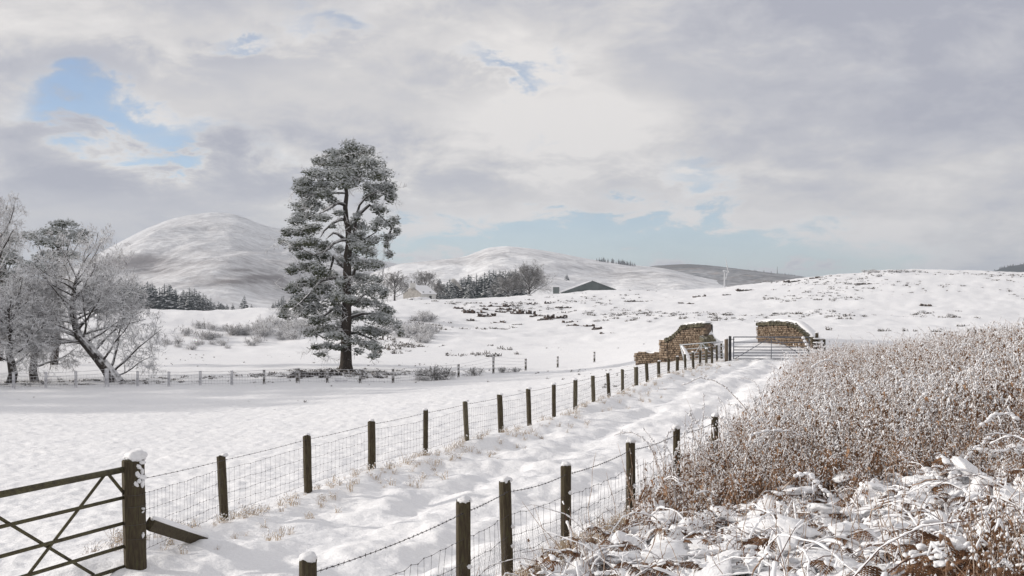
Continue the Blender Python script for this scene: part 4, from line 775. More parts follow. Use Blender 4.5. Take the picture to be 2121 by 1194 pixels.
# ---------------------------------------------------------------- far fence
def far_fence():
    px = [-40, 28, 95, 157, 221, 285, 350, 415, 480, 547, 617, 678, 746, 814, 950, 1022, 1089, 1155, 1231]; tp = [772, 772, 771, 769, 764, 769, 770, 770, 770, 769, 763, 767, 766, 764, 757, 738, 743, 738, 733]
    root = None; pos = []
    for k, (x, t) in enumerate(zip(px, tp)):
        Y = float(np.interp(x, [-40, 220, 815, 950, 1022, 1231], [66, 68, 70, 74.5, 78, 92])); p = on(x, Y); h = max(.9, pz(t, Y)-p.z)
        if root is None: root = empty('stock_fence', p, 'far fence plastered with snow running below the trees across the field', 'fence'); o = root.location.copy()
        link('post', postmesh('post', .085 if x not in (221, 617) else .13, h, 800+k, M['wood_snow'] if x > 500 else M['wire_snow'], 8), root, p-o); pos.append((p, h))
    for i in range(len(pos)-1):
        (a, ha), (b, hb) = pos[i], pos[i+1]
        if i < 16:
            for hh in (.15, .35, .55, .75, .97): n = link('line_wire', mesh('line_wire', *tube([a-o+Vector((0, -.09, hh*ha)), (a+b)/2-o+Vector((0, -.09, hh*(ha+hb)/2-.03)), b-o+Vector((0, -.09, hh*hb))], .011 if i < 14 else .007, 4), M['wire_snow']), root)
        if i < 14:
            B = Bag(); k = int((b-a).length/.16)
            for j in range(1, k): p = a.lerp(b, j/k)-o+Vector((0, -.09, 0)); B.add(*tube([p+Vector((0, 0, .05)), p+Vector((random.uniform(-.02, .02), 0, .75*ha))], .006, 3, False))
            tag(link('stay_wires', B.mesh('stay_wires', M['wire_snow']), root), kind='stuff')
far_fence()
def reed_fence():
    root = None
    for k, (px, t) in enumerate([(2006, 683), (2020, 684), (2032, 683), (2060, 682), (2080, 678)]):
        Y = 47; x = px_x(px, Y); p = Vector((x, Y, gz(x, Y)))
        if root is None: root = empty('stock_fence', p, 'short run of plain dark posts poking out of the reeds', 'fence'); o = root.location.copy()
        link('post', postmesh('post', .05, pz(t, Y)-p.z, 850+k, M['wood'], 7), root, p-o)
reed_fence()
# ---------------------------------------------------------------- cottage, barn, turbine
def boxv(x0, x1, y0, y1, z0, z1): return [(x, y, z) for z in (z0, z1) for (x, y) in ((x0, y0), (x1, y0), (x1, y1), (x0, y1))]
BF = [[3, 2, 1, 0], [4, 5, 6, 7], [0, 1, 5, 4], [1, 2, 6, 5], [2, 3, 7, 6], [3, 0, 4, 7]]
def cottage():
    Y = 300; s = Y/F; o = P(869, 624, Y); root = empty('cottage', o, 'small white stone cottage with snowy slate roof and end chimney on the knoll', 'cottage')
    # gable from px 834 to 872 recedes left; long front from 872 to 903
    A = P(835, 625, Y+2.5)-o; Bq = P(871.5, 625, Y)-o; C = P(902.5, 625, Y+3.2)-o; D = A+(C-Bq); ze = pz(608.5, Y)-o.z; zr = pz(593.5, Y)-o.z; mid = (A+Bq)/2; mid2 = (C+D)/2; up = lambda p, z: Vector((p.x, p.y, z))
    link('gable', mesh('gable', [A, Bq, up(Bq, ze), up(mid, zr), up(A, ze)], [[0, 1, 2, 3, 4]], M['rough_stone']), root)
    link('wall', mesh('wall', [Bq, C, up(C, ze), up(Bq, ze), D, up(D, ze), A, up(A, ze), up(mid2, zr)], [[0, 1, 2, 3], [1, 4, 5, 8, 2], [4, 6, 7, 5]], M['cream']), root)
    e = (Bq-A).normalized()*.35+Vector((0, 0, -.22)); r0, r1 = up(mid, zr+.12), up(mid2, zr+.12); t = Vector((0, 0, .22)); rf = []
    for a, c, ee in ((Bq, C, e), (A, D, Vector((-e.x, -e.y, e.z)))): 
        v = [up(a, ze+.1)+ee, up(c, ze+.1)+ee, r1, r0]; v = v+[p+t for p in v]; rf.append(link('roof_slope', mesh('roof_slope', v, BF, M['snow']), root))
    ch = mid+(Bq-A)*.05; v = boxv(ch.x-.7, ch.x+.7, ch.y-.45, ch.y+.45, zr-.6, zr+1.0); c = link('chimney', mesh('chimney', v, BF, M['cream']), root)
    for dx in (-.4, .4): link('chimney_pot', mesh('chimney_pot', *tube([(ch.x+dx, ch.y, zr+.95), (ch.x+dx, ch.y, zr+1.4)], .12, 8), M['dark']), c)
    d0 = Bq.lerp(C, .56); d1 = Bq.lerp(C, .72); n = Vector((C.y-Bq.y, -(C.x-Bq.x), 0)).normalized()*.06; zt = pz(613, Y)-o.z
    link('door', mesh('door', [d0+n, d1+n, up(d1, zt)+n, up(d0, zt)+n], [[0, 1, 2, 3]], M['dark']), root)
    for f_ in (.16, .62):
        a = (up(Bq, ze+.1)+e).lerp(up(C, ze+.1)+e, f_).lerp(r0.lerp(r1, f_), .13)+t*1.15; link('skylight', mesh('skylight', [a+Vector((-.35, -.1, -.1)), a+Vector((.35, -.05, -.1)), a+Vector((.3, .1, .12)), a+Vector((-.3, .05, .12))], [[0, 1, 2, 3]], M['dark']), root)
    for px, py, w, h in ((858, 617, 2.1, 1.4), (873, 616, 2.6, 1.7), (845, 622, 2.4, 1.0), (885, 622, 3, .9)):
        p = P(px, 624, Y-4); q = tag(link('snow_heap', CAPS[int(px) % 5], None, p), 'heap of snow in front of the cottage gable', 'snow heap', 'snow heaps at the cottage'); q.scale = (w, 1.6, h*1.05)
cottage()
def smoke():
    c = P(957, 616, 310); r_ = empty('flue_pipe', c, 'thin dark flue pipe smoking at the right of the cottage', 'flue'); link('pipe', mesh('pipe', *tube([(0, 0, -.6), (0, 0, pz(604, 310)-c.z)], .16, 8), M['dark']), r_); link('cowl', mesh('cowl', *tube([(0, 0, pz(604, 310)-c.z), (0, 0, pz(602.5, 310)-c.z)], [.3, .1], 8), M['dark']), r_)
    mt = bpy.data.materials.new('smoke'); mt.use_nodes = True; nt = mt.node_tree; nt.nodes.clear(); v = nt.nodes.new('ShaderNodeVolumePrincipled'); v.inputs['Color'].default_value = (.95, .93, .9, 1); v.inputs['Density'].default_value = 1.6
    out = nt.nodes.new('ShaderNodeOutputMaterial'); nt.links.new(v.outputs[0], out.inputs['Volume'])
    pts = [P(957, 602, 310), P(954, 597, 310), P(950, 591, 310), P(945, 586, 310), P(939, 581, 310), P(935, 579.5, 310)]; v_, f_ = tube([p-pts[0] for p in pts], [.15, .35, .5, .6, .65, .35], 9)
    tag(link('smoke_plume', mesh('smoke_plume', v_, f_, mt), None, pts[0]), 'pale smoke drifting left from the thin flue pipe', 'smoke', kind='stuff')
smoke()
def barn():
    Y = 385; z0 = pz(612, Y); o = P(1218, 612, Y); root = empty('barn', o, 'low wide grey steel barn with a snowy roof edge on the crest', 'barn'); x = lambda px: px_x(px, Y)-o.x; z = lambda py: pz(py, Y)-o.z
    dx, dy = -.6, 26.
    v = [(x(1162), 0, z(614)), (x(1277), 0, z(614)), (x(1277), 0, z(602)), (x(1225.5), 0, z(583)), (x(1162), 0, z(606.5))]; link('gable', mesh('gable', v, [[0, 1, 2, 3, 4]], M['sheet']), root)
    for k in range(22):                                  # vertical sheeting ribs
        px = 1167+k*5; zt = np.interp(px, [1162, 1225.5, 1277], [606.5, 583, 602]); link('sheet_rib', mesh('sheet_rib', boxv(x(px)-.09, x(px)+.09, -.06, -.004, z(614), z(zt)-.1), BF, M['sheet']), root)
    bk = [(a+dx, b+dy, c) for a, b, c in v]; link('wall', mesh('wall', [v[0], v[4], bk[4], bk[0], v[1], v[2], bk[2], bk[1]], [[0, 1, 2, 3], [4, 7, 6, 5]], M['sheet']), root)
    for e, sg in ((v[4], -1), (v[2], 1)):
        r_ = np.array(v[3]); e_ = np.array(e)+np.array([sg*.4, 0, -.12]); f = np.array([0, -.35, 0.]); b_ = np.array([dx, dy, 0]); a = [e_+f, r_+f, r_+b_, e_+b_]; t = np.array([0, 0, .3])
        link('roof_slope', mesh('roof_slope', [p+[0, 0, .02] for p in a]+[p+t for p in a], BF, M['snow'] if sg < 0 else M['sheet']), root)
    w = tag(link('water_tank', mesh('water_tank', [tuple(Vector(p)) for p in boxv(-1.05, 1.05, -1, 1, 0, 2.25)]+boxv(-1.15, 1.15, -1.1, 1.1, 2.26, 2.45), BF+[[i+8 for i in f] for f in BF], [M['sheet'], M['snow']], [0]*6+[1]*6), None, P(1152, 607.5, Y-3)), 'dark square tank with a snowy lid beside the barn', 'tank')
    w.location.z -= .2
barn()
def turbine():
    Y = 560; b = P(1501, 592, Y); root = empty('wind_turbine', b, 'white wind turbine with slim blades seen edge on beyond the hillside', 'wind turbine'); s = Y/F; h = pz(563, Y)-b.z
    link('tower', mesh('tower', *tube([(0, 0, -6), (0, 0, h)], [.55, .34], 12), M['white']), root)
    link('nacelle', mesh('nacelle', *tube([(-.9, 0, h+.3), (-.75, 0, h+.3), (.6, 0, h+.3), (1.1, 0, h+.3)], [.3, .5, .48, .22], 10), M['white']), root)
    hub = Vector((1.65, 0, h+.35)); link('hub', mesh('hub', *tube([hub-Vector((.6, 0, 0)), hub, hub+Vector((.45, 0, 0))], [.3, .36, .05], 8), M['white']), root)
    for k in range(3):
        a = R(20+120*k); d = Vector((-.10, math.sin(a), math.cos(a))); pts = [hub+d*(7.3*i/5) for i in range(6)]; link('blade', mesh('blade', *tube(pts, [.16, .26, .23, .18, .12, .04], 6), M['white']), root)
    m_ = P(1610, 572, 2190); tag(link('radio_mast', mesh('radio_mast', *tube([(0, 0, -5), (0, 0, 9), (0, 0, 19)], [.8, .6, .25], 4), M['wire']), None, m_), 'thin radio mast on the skyline of the heather hill', 'mast')
turbine()
# ---------------------------------------------------------------- undergrowth on the bank
def octa(c, r, q):
    v = np.array([(1, 0, 0), (-1, 0, 0), (0, 1, 0), (0, -1, 0), (0, 0, 1), (0, 0, -1.)])*np.array(r)*q.uniform(.7, 1.3, (6, 1))+np.array(c); return v, np.array([[0, 2, 4], [2, 1, 4], [1, 3, 4], [3, 0, 4], [2, 0, 5], [1, 2, 5], [3, 1, 5], [0, 3, 5]])
def ico():
    import bmesh
    bm = bmesh.new(); bmesh.ops.create_icosphere(bm, subdivisions=2, radius=1); v = np.array([q.co[:] for q in bm.verts]); f = np.array([[w.index for w in q.verts] for q in bm.faces]); bm.free(); return v, f
ICO = ico()
def tangle(seed):
    """a few kinked canes leaning over each other, snow lying in broken lengths along the top"""
    q = np.random.default_rng(seed); B = Bag()
    for j in range(6):
        a = q.uniform(0, 6.28); d = np.array([math.cos(a), math.sin(a), 0]); L = q.uniform(.5, 1.1); el = q.uniform(.4, 1.2); p = np.append(q.normal(size=2)*.2, -.03); P_ = [p.copy()]
        for i in range(9): p = p+(d*math.cos(el)+np.array([0, 0, math.sin(el)]))*L/9+q.normal(size=3)*.012; P_.append(p.copy()); el -= q.uniform(.02, .34)
        B.add(*tube(P_, np.linspace(.0055, .002, 10), 4, False), 0)
        i = 2
        while i < 9:
            n_ = int(q.integers(2, 5)); seg = np.array(P_[i:i+n_+1])
            if len(seg) > 1 and q.random() < .7:
                f_ = np.linspace(0, len(seg)-1, len(seg)*3); pp = np.stack([np.interp(f_, np.arange(len(seg)), seg[:, c]) for c in range(3)], 1); r = q.uniform(.005, .0125)*q.uniform(.5, 1.4, len(pp)); r[0] = r[-1] = .003; pp[:, 2] += r*.75
                B.add(*tube(pp, r, 6, False), 1)
            i += n_
    return B.mesh('tangle', [M['cane'], M['snow_soft']], True)
def herb(seed, h, snow=1., leaves=10, lean=.15, head=True, stems=6, rust=0., spread=.17):
    """dead willowherb: a few thin stems, hanging leaves, clots of snow and frost"""
    q = np.random.default_rng(seed); B = Bag(); t = np.linspace(0, 1, 6)
    for j in range(stems):
        a = q.uniform(0, 6.28); ln = lean*q.uniform(.2, 1.7); hh = h*q.uniform(.5, 1.15); o = np.append(q.normal(size=2)*spread*(stems > 1), 0)
        p = o+np.stack([np.cos(a)*ln*hh*t**2, np.sin(a)*ln*hh*t**2, hh*t*(1-.1*ln)], 1); p[1:, :2] += q.normal(size=(5, 2))*.012
        B.add(*tube(p, np.linspace(.0052, .0024, 6), 3, False), 0); at = lambda s: np.array([np.interp(s, t, p[:, i]) for i in range(3)])
        for k in range(leaves):
            s = q.uniform(.2, .97); c = at(s); b = q.uniform(0, 6.28); d = np.array([math.cos(b), math.sin(b), 0]); L = q.uniform(.05, .11)*(1+.5*rust); side = np.array([-d[1], d[0], 0])*(.005+.006*rust); m_ = c+d*L*.4+[0, 0, L*q.uniform(-.1, .35)]; e = c+d*L*.6+[0, 0, -L*q.uniform(.2, 1.)]
            B.add([c, m_+side, e, m_-side], [[0, 1, 2], [0, 2, 3]], 1)
            if q.random() < .8*snow: r = q.uniform(.006, .015); B.add(*octa(m_+[0, 0, r*.5], (r*1.4, r*1.2, r), q), 2)
        if head:
            for k in range(int(12*snow)): s = q.uniform(.35, 1.0)**.7; r = q.uniform(.006, .013); B.add(*octa(at(s)+q.normal(size=3)*[.012, .012, .01], (r, r, r*q.uniform(1, 2.2)), q), 2)
            if q.random() < .22*snow:       # a nodding plume of snow at the tip
                b = q.uniform(0, 6.28); e = at(1.)+np.array([math.cos(b)*.07, math.sin(b)*.07, -.05]); B.add(*tube([at(.86), at(.95), at(1.)+[0, 0, .012], e], [.006, .011, .013, .006], 5), 2)
    return B.mesh('herb', [M['stem'], M['leafb'], M['snow_soft']])
def plume(seed):
    """taller stems whose tips bend over under fluffy frost"""
    q = np.random.default_rng(seed); B = Bag()
    for j in range(2):
        a = q.uniform(0, 6.28); d = np.array([math.cos(a), math.sin(a), 0]); el = q.uniform(1.35, 1.6); L = q.uniform(1.15, 1.6); p = np.append(q.normal(size=2)*.1, -.02); P_ = [p.copy()]; bend = q.uniform(.02, .30)
        for i in range(11): p = p+(d*math.cos(el)+np.array([0, 0, math.sin(el)]))*L/11+q.normal(size=3)*.008; P_.append(p.copy()); el -= bend*(i/5)**2*.5+q.uniform(-.02, .06)
        B.add(*tube(P_, np.linspace(.005, .002, 12), 4, False), 0)
        for k in range(34): u_ = 5+6*q.random(); i = min(int(u_), 10); c = P_[i]+(P_[i+1]-P_[i])*(u_-i); r = q.uniform(.008, .019); B.add(*octa(c+q.normal(size=3)*.011, (r, r, r*1.3), q), 1)
        for k in range(7): i = int(q.integers(1, 6)); r = q.uniform(.008, .018); B.add(*octa(P_[i]+q.normal(size=3)*.01, (r*1.3, r, r), q), 1)
    return B.mesh('plume', [M['stem'], M['snow_soft']])
def frond(seed, L, snow=True, droop=1.):
    q = np.random.default_rng(seed); B = Bag(); t = np.linspace(0, 1, 9); el = q.uniform(.7, 1.2); pts = []; p = np.zeros(3); ang = el
    for i in range(9): pts.append(p.copy()); p = p+np.array([math.cos(ang), 0, math.sin(ang)])*L/8; ang -= droop*(.28+.16*i/8)*q.uniform(.8, 1.2)
    p = np.array(pts); B.add(*tube(p, np.linspace(.006, .002, 9), 3, False), 0); at = lambda s: np.array([np.interp(s, t, p[:, i]) for i in range(3)])
    for k in range(15):
        s = .22+.77*k/15; c = at(s); pl = L*.30*(1-s)**.75+.02
        for sg in (-1, 1):
            d = np.array([.35, sg, -q.uniform(.25, 1.1)]); d /= np.linalg.norm(d); w = np.array([.9, -sg*.3, .1])
            for j in range(6):
                a = c+d*pl*j/6; b = c+d*pl*(j+1)/6; l = pl*.26*(1-j/7)
                B.add([a, b, (a+b)/2+w*l+[0, 0, -l*.2]], [[0, 1, 2]], 0); B.add([a, b, (a+b)/2-w*l+[0, 0, -l*.3]], [[0, 1, 2]], 0)
    if snow:
        for k in range(6): u_ = q.uniform(.3, .95); r = q.uniform(.025, .055)*(1.15-.6*u_); B.add(ICO[0]*np.array([r*2.0, r*1.5, r*.55])*(1+.18*q.normal(size=(len(ICO[0]), 1)))+at(u_)+[0, q.uniform(-.05, .05)*(1-u_)*2, .012], ICO[1], 1)
    return B.mesh('frond', [M['bracken'], M['snow_soft']])
def grass(seed, h, n=16, snow=.4):
    q = np.random.default_rng(seed); B = Bag()
    for k in range(n):
        a = q.uniform(0, 6.28); d = np.array([math.cos(a), math.sin(a), 0]); o = np.append(q.normal(size=2)*.03, 0); L = h*q.uniform(.5, 1.2); m_ = o+d*L*.3+[0, 0, L*.6]; e = o+d*L*q.uniform(.5, 1)+[0, 0, L*q.uniform(.2, .85)]; s = np.array([-d[1], d[0], 0])*.004
        B.add([o-s, o+s, m_+s, m_-s, e], [[0, 1, 2], [0, 2, 3], [3, 2, 4]], 0)
        if q.random() < snow: B.add(*octa(m_, (.022, .022, .015), q), 1)
    return B.mesh('grass', [M['straw'], M['snow_soft']])
def scatter(name, meshes, pts, rotz, tilt, scl, label, cat):
    """one uncountable growth: points on the ground, each carrying one of the plants"""
    n = len(pts); me = bpy.data.meshes.new(name); me.vertices.add(n); me.vertices.foreach_set('co', np.asarray(pts, dtype=np.float32).ravel()); me.update()
    a = me.attributes.new('rot', 'FLOAT_VECTOR', 'POINT'); r_ = np.zeros((n, 3), dtype=np.float32); r_[:, 0] = tilt[:, 0]; r_[:, 1] = tilt[:, 1]; r_[:, 2] = rotz; a.data.foreach_set('vector', r_.ravel())
    a = me.attributes.new('scl', 'FLOAT_VECTOR', 'POINT'); sc = np.asarray(scl, dtype=np.float32); sc = np.repeat(sc[:, None], 3, 1) if sc.ndim == 1 else sc; a.data.foreach_set('vector', sc.ravel())
    a = me.attributes.new('idx', 'INT', 'POINT'); a.data.foreach_set('value', rng.integers(0, len(meshes), n).astype(np.int32))
    ob = link(name, me); tag(ob, label, cat, None, 'stuff'); ng = bpy.data.node_groups.new(name, 'GeometryNodeTree'); ng.interface.new_socket('Geometry', in_out='INPUT', socket_type='NodeSocketGeometry'); ng.interface.new_socket('Geometry', in_out='OUTPUT', socket_type='NodeSocketGeometry')
    N = ng.nodes; L = ng.links; gi = N.new('NodeGroupInput'); go = N.new('NodeGroupOutput'); ip = N.new('GeometryNodeInstanceOnPoints'); g2 = N.new('GeometryNodeGeometryToInstance')
    for m_ in meshes:
        po = bpy.data.objects.new(name+'_plant', m_); oi = N.new('GeometryNodeObjectInfo'); oi.inputs['Object'].default_value = po; oi.inputs['As Instance'].default_value = False; L.new(oi.outputs['Geometry'], g2.inputs[0])
    def na(nm, ty): x = N.new('GeometryNodeInputNamedAttribute'); x.data_type = ty; x.inputs['Name'].default_value = nm; return x.outputs[0]
    L.new(gi.outputs[0], ip.inputs['Points']); L.new(g2.outputs[0], ip.inputs['Instance']); ip.inputs['Pick Instance'].default_value = True; L.new(na('idx', 'INT'), ip.inputs['Instance Index'])
    e2 = N.new('FunctionNodeEulerToRotation'); L.new(na('rot', 'FLOAT_VECTOR'), e2.inputs[0]); L.new(e2.outputs[0], ip.inputs['Rotation']); L.new(na('scl', 'FLOAT_VECTOR'), ip.inputs['Scale']); L.new(ip.outputs[0], go.inputs[0])
    md = ob.modifiers.new('scatter', 'NODES'); md.node_group = ng; return ob
def region(n, y0, y1, xl, xr, ok=None):
    """n points with more of them near than far"""
    Y = y0*(y1/y0)**rng.uniform(0, 1, n*3); X = xl(Y)+(xr(Y)-xl(Y))*rng.uniform(0, 1, n*3)
    if ok is not None: k = ok(X, Y); X = X[k]; Y = Y[k]
    X = X[:n]; Y = Y[:n]; return np.stack([X, Y, ground_z(X, Y)-.02], 1)
def tl(n, s): return rng.normal(size=(n, 2))*s
def undergrowth():
    herbs = [herb(200+i, 1., [.9, 1.1, .75, 1.2, 1., .6, .9, 1.0][i], 8, .24) for i in range(8)]; rusty = [herb(220+i, .8, .8, 14, .3, True, 5, 1.) for i in range(4)]
    low = lambda X, Y: (.5+.5*sstep(15.5, 20, Y+.5*X))*(.85+.15*sstep(.2, 2.2, X-fence_r(Y)))
    p = region(3000, 11.2, 30, lambda Y: fence_r(Y)-.15, lambda Y: .5*Y+1.5, lambda X, Y: rng.uniform(0, 1, len(X)) < (.05+.95*sstep(15.5, 19., Y+.5*X))*(.35+.65*sstep(-.1, 1.6, X-fence_r(Y))))
    n = len(p); sc = rng.uniform(.55, 1.2, n)*low(p[:, 0], p[:, 1]); scatter('willowherb', herbs, p, rng.uniform(0, 6.28, n), tl(n, .13), np.stack([sc**.5, sc**.5, sc], 1), 'thicket of reddish dead stems carrying snow on the bank', 'dead stems')
    p = region(2600, 29, 62, lambda Y: fence_r(Y)+.3, lambda Y: .5*Y+2); n = len(p); sc = rng.uniform(.6, 1.2, n)
    scatter('willowherb', herbs, p, rng.uniform(0, 6.28, n), tl(n, .12), np.stack([sc*1.2, sc*1.2, sc], 1), 'far part of the snowy dead stems reaching to the stile', 'dead stems')
    pl = [plume(250+i) for i in range(6)]; p = region(620, 14.5, 60, lambda Y: fence_r(Y)-.1, lambda Y: .5*Y+1.5, lambda X, Y: (Y+.5*X > 18)); n = len(p); sc = rng.uniform(.7, 1.2, n)
    scatter('plumed_stems', pl, p, rng.uniform(0, 6.28, n), tl(n, .12), sc, 'tall nodding stems with plumes thick with frost above the thicket', 'dead stems')
    p = region(330, 14.0, 21, lambda Y: fence_r(Y)+.5, lambda Y: fence_r(Y)+4); n = len(p); sc = rng.uniform(.4, .85, n); scatter('dock_leaves', rusty, p, rng.uniform(0, 6.28, n), tl(n, .2), sc, 'rust brown leafy dead plants along the edge of the thicket', 'dead leaves')
    thin = [herb(230+i, 1., .15, 0, .12, True, 1) for i in range(4)]; p = region(1500, 6.5, 60, lambda Y: fence_r(Y)+.1, lambda Y: .5*Y+.5); n = len(p); sc = np.where(p[:, 1] < 13, rng.uniform(.3, .75, n), rng.uniform(.8, 1.45, n))
    scatter('bare_stems', thin, p, rng.uniform(0, 6.28, n), tl(n, .2), np.stack([sc*0+1, sc*0+1, sc], 1), 'scattered bare brown stalks rising from the snow and thicket', 'dead stems')
    fs = [frond(260+i, 1., i % 3 != 2, 1.+.15*(i % 3)) for i in range(7)]; p = region(1700, 6.2, 19, lambda Y: fence_r(Y)+.35, lambda Y: .5*Y+.6); n = len(p); p[:, 2] += rng.uniform(-.04, .05, n)
    scatter('bracken', fs, p, rng.uniform(0, 6.28, n), tl(n, .2), rng.uniform(.24, .55, n), 'brown bracken fronds poking from the snow on the near bank', 'bracken')
    rs = [herb(240+i, .7, .5, 3, .25, True, 5, .0, .2) for i in range(4)]; p = region(70, 5.8, 8.6, lambda Y: .40*Y, lambda Y: .5*Y+.4); n = len(p); scatter('rusty_stalks', rs, p, rng.uniform(0, 6.28, n), tl(n, .2), rng.uniform(.5, .95, n), 'reddish upright stalks among the rusty bracken in the corner of the bank', 'dead stems')
    fb = [frond(280+i, 1., i == 0, .62) for i in range(6)]; p = region(210, 5.6, 8.6, lambda Y: .385*Y, lambda Y: .5*Y+.4); n = len(p)
    scatter('bracken', fb, p, rng.uniform(0, 6.28, n), tl(n, .2), rng.uniform(.38, .62, n), 'dense rusty snow free bracken in the dark corner below the bank', 'bracken')
    tg = [tangle(330+i) for i in range(7)]; p = region(120, 6.2, 19, lambda Y: fence_r(Y)+.4, lambda Y: .5*Y+.6); n = len(p); scatter('bramble_canes', tg, p, rng.uniform(0, 6.28, n), tl(n, .15), rng.uniform(.6, 1.25, n), 'tangle of thin brown canes carrying broken lengths of snow', 'brambles')
    bl = [blobmesh('snow_clump', M['snow_soft'], 60+i, 3, .42, .6, 1.5) for i in range(6)]; p = region(750, 6.0, 17.5, lambda Y: fence_r(Y)+.5, lambda Y: .5*Y+.5, lambda X, Y: (X < .38*Y) | (Y > 8.6) | (rng.uniform(0, 1, len(X)) < .3)); n = len(p); p[:, 2] += rng.uniform(.0, .16, n); sc = rng.uniform(.03, 1, n)**1.6*.15+.025
    scatter('snow_clumps', bl, p, rng.uniform(0, 6.28, n), tl(n, .25), np.stack([sc*rng.uniform(1, 2.0, n), sc*1.2, sc*.62], 1), 'pillows of snow resting on flattened bracken', 'snow')
    gs = [grass(300+i, .3, 14, .9) for i in range(5)]; n = 420; Y = 14.5*(64/14.5)**rng.uniform(0, 1, n); X = FA+FB*Y+np.abs(rng.normal(size=n))*.45-.1+(rng.uniform(0, 1, n) < .25)*rng.uniform(0, 1.4, n); p = np.stack([X, Y, ground_z(X, Y)-.03], 1)
    scatter('dry_grass', gs, p, rng.uniform(0, 6.28, n), tl(n, .2), rng.uniform(.35, 1.0, n), 'pale dry grass tufts along the foot of the long fence', 'grass')
    gs = [grass(310+i, .38, 30, .15) for i in range(4)]; n = 130; Y = rng.uniform(10.8, 18.5, n); X = fence_r(Y)+rng.normal(size=n)*.13+.15; p = np.stack([X, Y, ground_z(X, Y)-.03], 1)
    scatter('dry_grass', gs, p, rng.uniform(0, 6.28, n), tl(n, .2), rng.uniform(.4, .9, n), 'tawny grass tufts at the foot of the chicken wire', 'grass')
undergrowth()
def tufts():
    """tussocks of heather and rush standing out of the snow on the hillsides"""
    ms = []
    for i in range(6):
        q = np.random.default_rng(400+i); B = Bag()
        for k in range(22):
            a = q.uniform(0, 6.28); d = np.array([math.cos(a), math.sin(a), 0]); o = np.append(q.normal(size=2)*[.22, .12], -.03); e = o+d*q.uniform(.05, .3)+[0, 0, q.uniform(.12, .42)]; w = np.array([-d[1], d[0], 0])*q.uniform(.02, .05)
            B.add([o-w, o+w, e+w*.6, e-w*.6], [[0, 1, 2], [0, 2, 3]], 0)
            if q.random() < .5: B.add(*octa(e, (.07, .07, .035), q), 1)
        ms.append(B.mesh('tussock', [M['tuss'], M['snow_soft']]))
    n = 3000; Y = 105*(350/105)**rng.uniform(0, 1, n*2); U = rng.uniform(-.12, .52, n*2); X = U*Y; k = perlin(X*.03, Y*.018, 5)+.5*perlin(X*.11, Y*.06, 6)+rng.normal(size=n*2)*.15 > .30+.12*(U < -.02); X = X[k][:n]; Y = Y[k][:n]; p = np.stack([X, Y, ground_z(X, Y)], 1); m_ = len(p)
    sc = rng.uniform(.35, 1., m_)**1.5*1.25; scatter('hill_tussocks', ms, p, rng.uniform(0, 6.28, m_), tl(m_, .1), np.stack([sc*rng.uniform(1, 2.4, m_), sc, sc*.8], 1), 'dark heather and rush tussocks speckling the snowy hillside', 'heather')
    n = 170; X = -11.95+rng.normal(size=n)*3.4; Y = 77.8+rng.normal(size=n)*1.8; X2 = rng.uniform(-33, -20, 70); Y2 = rng.uniform(70, 77, 70); X = np.append(X, X2); Y = np.append(Y, Y2); n = len(X); p = np.stack([X, Y, ground_z(X, Y)], 1); scatter('tree_litter', ms, p, rng.uniform(0, 6.28, n), tl(n, .1), np.stack([rng.uniform(.4, 1.3, n), rng.uniform(.4, .9, n), rng.uniform(.12, .38, n)], 1), 'dark grass and litter showing through thin snow under the trees', 'grass')
    n = 900; Y = rng.uniform(46, 115, n); X = rng.uniform(-.45, .12, n)*Y; k = perlin(X*.08, Y*.08, 15)+rng.normal(size=n)*.2 > .3; X = X[k]; Y = Y[k]; n = len(X); p = np.stack([X, Y, ground_z(X, Y)], 1); sc = rng.uniform(.08, .3, n); scatter('field_tussocks', ms, p, rng.uniform(0, 6.28, n), tl(n, .1), sc, 'small tufts of grass breaking the snow near the far fence', 'grass')
tufts()
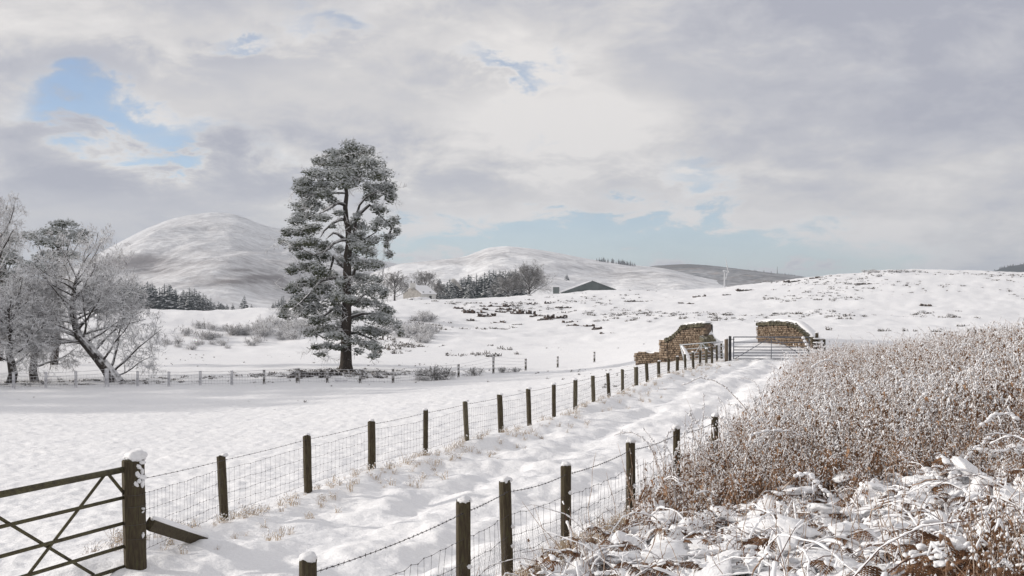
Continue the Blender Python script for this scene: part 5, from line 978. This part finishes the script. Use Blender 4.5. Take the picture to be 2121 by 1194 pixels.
def arching(px0, py0, px1, py1, apex, Y, label, thick=.03, seed=0):
    q = random.Random(seed); a = P(px0, py0, Y); b = P(px1, py1, Y-.15); k = 12; o = a.copy(); pts = []
    for i in range(k+1):
        t = i/k; p = a.lerp(b, t); p.z += apex*4*t*(1-t); p += Vector((q.uniform(-.025, .025), q.uniform(-.03, .03), q.uniform(-.022, .022))); pts.append(p-o)
    root = empty('snowy_stem', o, label, 'stem', 'arching stems')
    link('stem', mesh('stem', *tube(pts, [.007*(1-.6*i/k) for i in range(k+1)], 5), M['stem']), root)
    B = Bag(); r2 = np.random.default_rng(seed+900)
    for i in range(3, k):
        if q.random() < .85:
            for j in range(4): r = thick*q.uniform(.35, .8); c = np.array(pts[i].lerp(pts[i+1], q.random())); B.add(ICO[0]*np.array([r*1.4, r, r*.9])*(1+.14*r2.normal(size=(len(ICO[0]), 1)))+c+[0, 0, r*.6], ICO[1])
    tag(link('snow_load', B.mesh('snow_load', M['snow_soft'], True), root), kind='stuff')
AR = [(1570, 890, 1410, 800, .42, 19.5, 'thin stem arching over the track with a snowy drooping tip', .022), (2075, 900, 1985, 975, .10, 12.8, 'snowy bough sloping down toward the bracken', .02), (1990, 1165, 2020, 1160, .1, 7.2, 'short bent stalk in the rusty bracken', .02), (1850, 1190, 2010, 1150, .10, 7.0, 'long low branch thick with snow lying over the rusty bracken', .028),
      (1560, 1190, 1625, 1190, .14, 8.0, 'bent reddish cane hooped low over smooth snow', .012), (1720, 960, 1560, 905, .25, 15.5, 'arched snowy spray above the brown bracken', .03), (1940, 800, 1830, 840, .35, 21, 'snowy spray curving over the thicket', .03), (1770, 790, 1650, 800, .5, 25, 'feathery snowy plume at the edge of the thicket', .035), (2000, 930, 2110, 870, .2, 13.5, 'snow loaded bramble reaching up among dead stems', .03), (1620, 1010, 1720, 1040, .2, 11.5, 'curved bramble cane bearing snow over a white mound', .028), (1800, 1075, 1930, 1060, .16, 9.2, 'pale snow covered cane crossing the hollows', .02), (1890, 1010, 2080, 1000, .1, 10.5, 'nearly level snowy cane before the thicket', .02)]
for k, a in enumerate(AR): arching(*a, seed=k)
# ---------------------------------------------------------------- the air
def haze():
    mt = bpy.data.materials.new('haze'); mt.use_nodes = True; nt = mt.node_tree; nt.nodes.clear(); v = nt.nodes.new('ShaderNodeVolumePrincipled'); v.inputs['Color'].default_value = (.78, .87, 1, 1); v.inputs['Density'].default_value = HAZE; v.inputs['Anisotropy'].default_value = .1
    o = nt.nodes.new('ShaderNodeOutputMaterial'); nt.links.new(v.outputs[0], o.inputs['Volume'])
    tag(link('haze', mesh('haze', boxv(-19000, 19000, -60, 12500, -30, 260), BF, mt)), 'thin cold winter haze over the hills', 'haze', kind='stuff')
HAZE = .00019
haze()
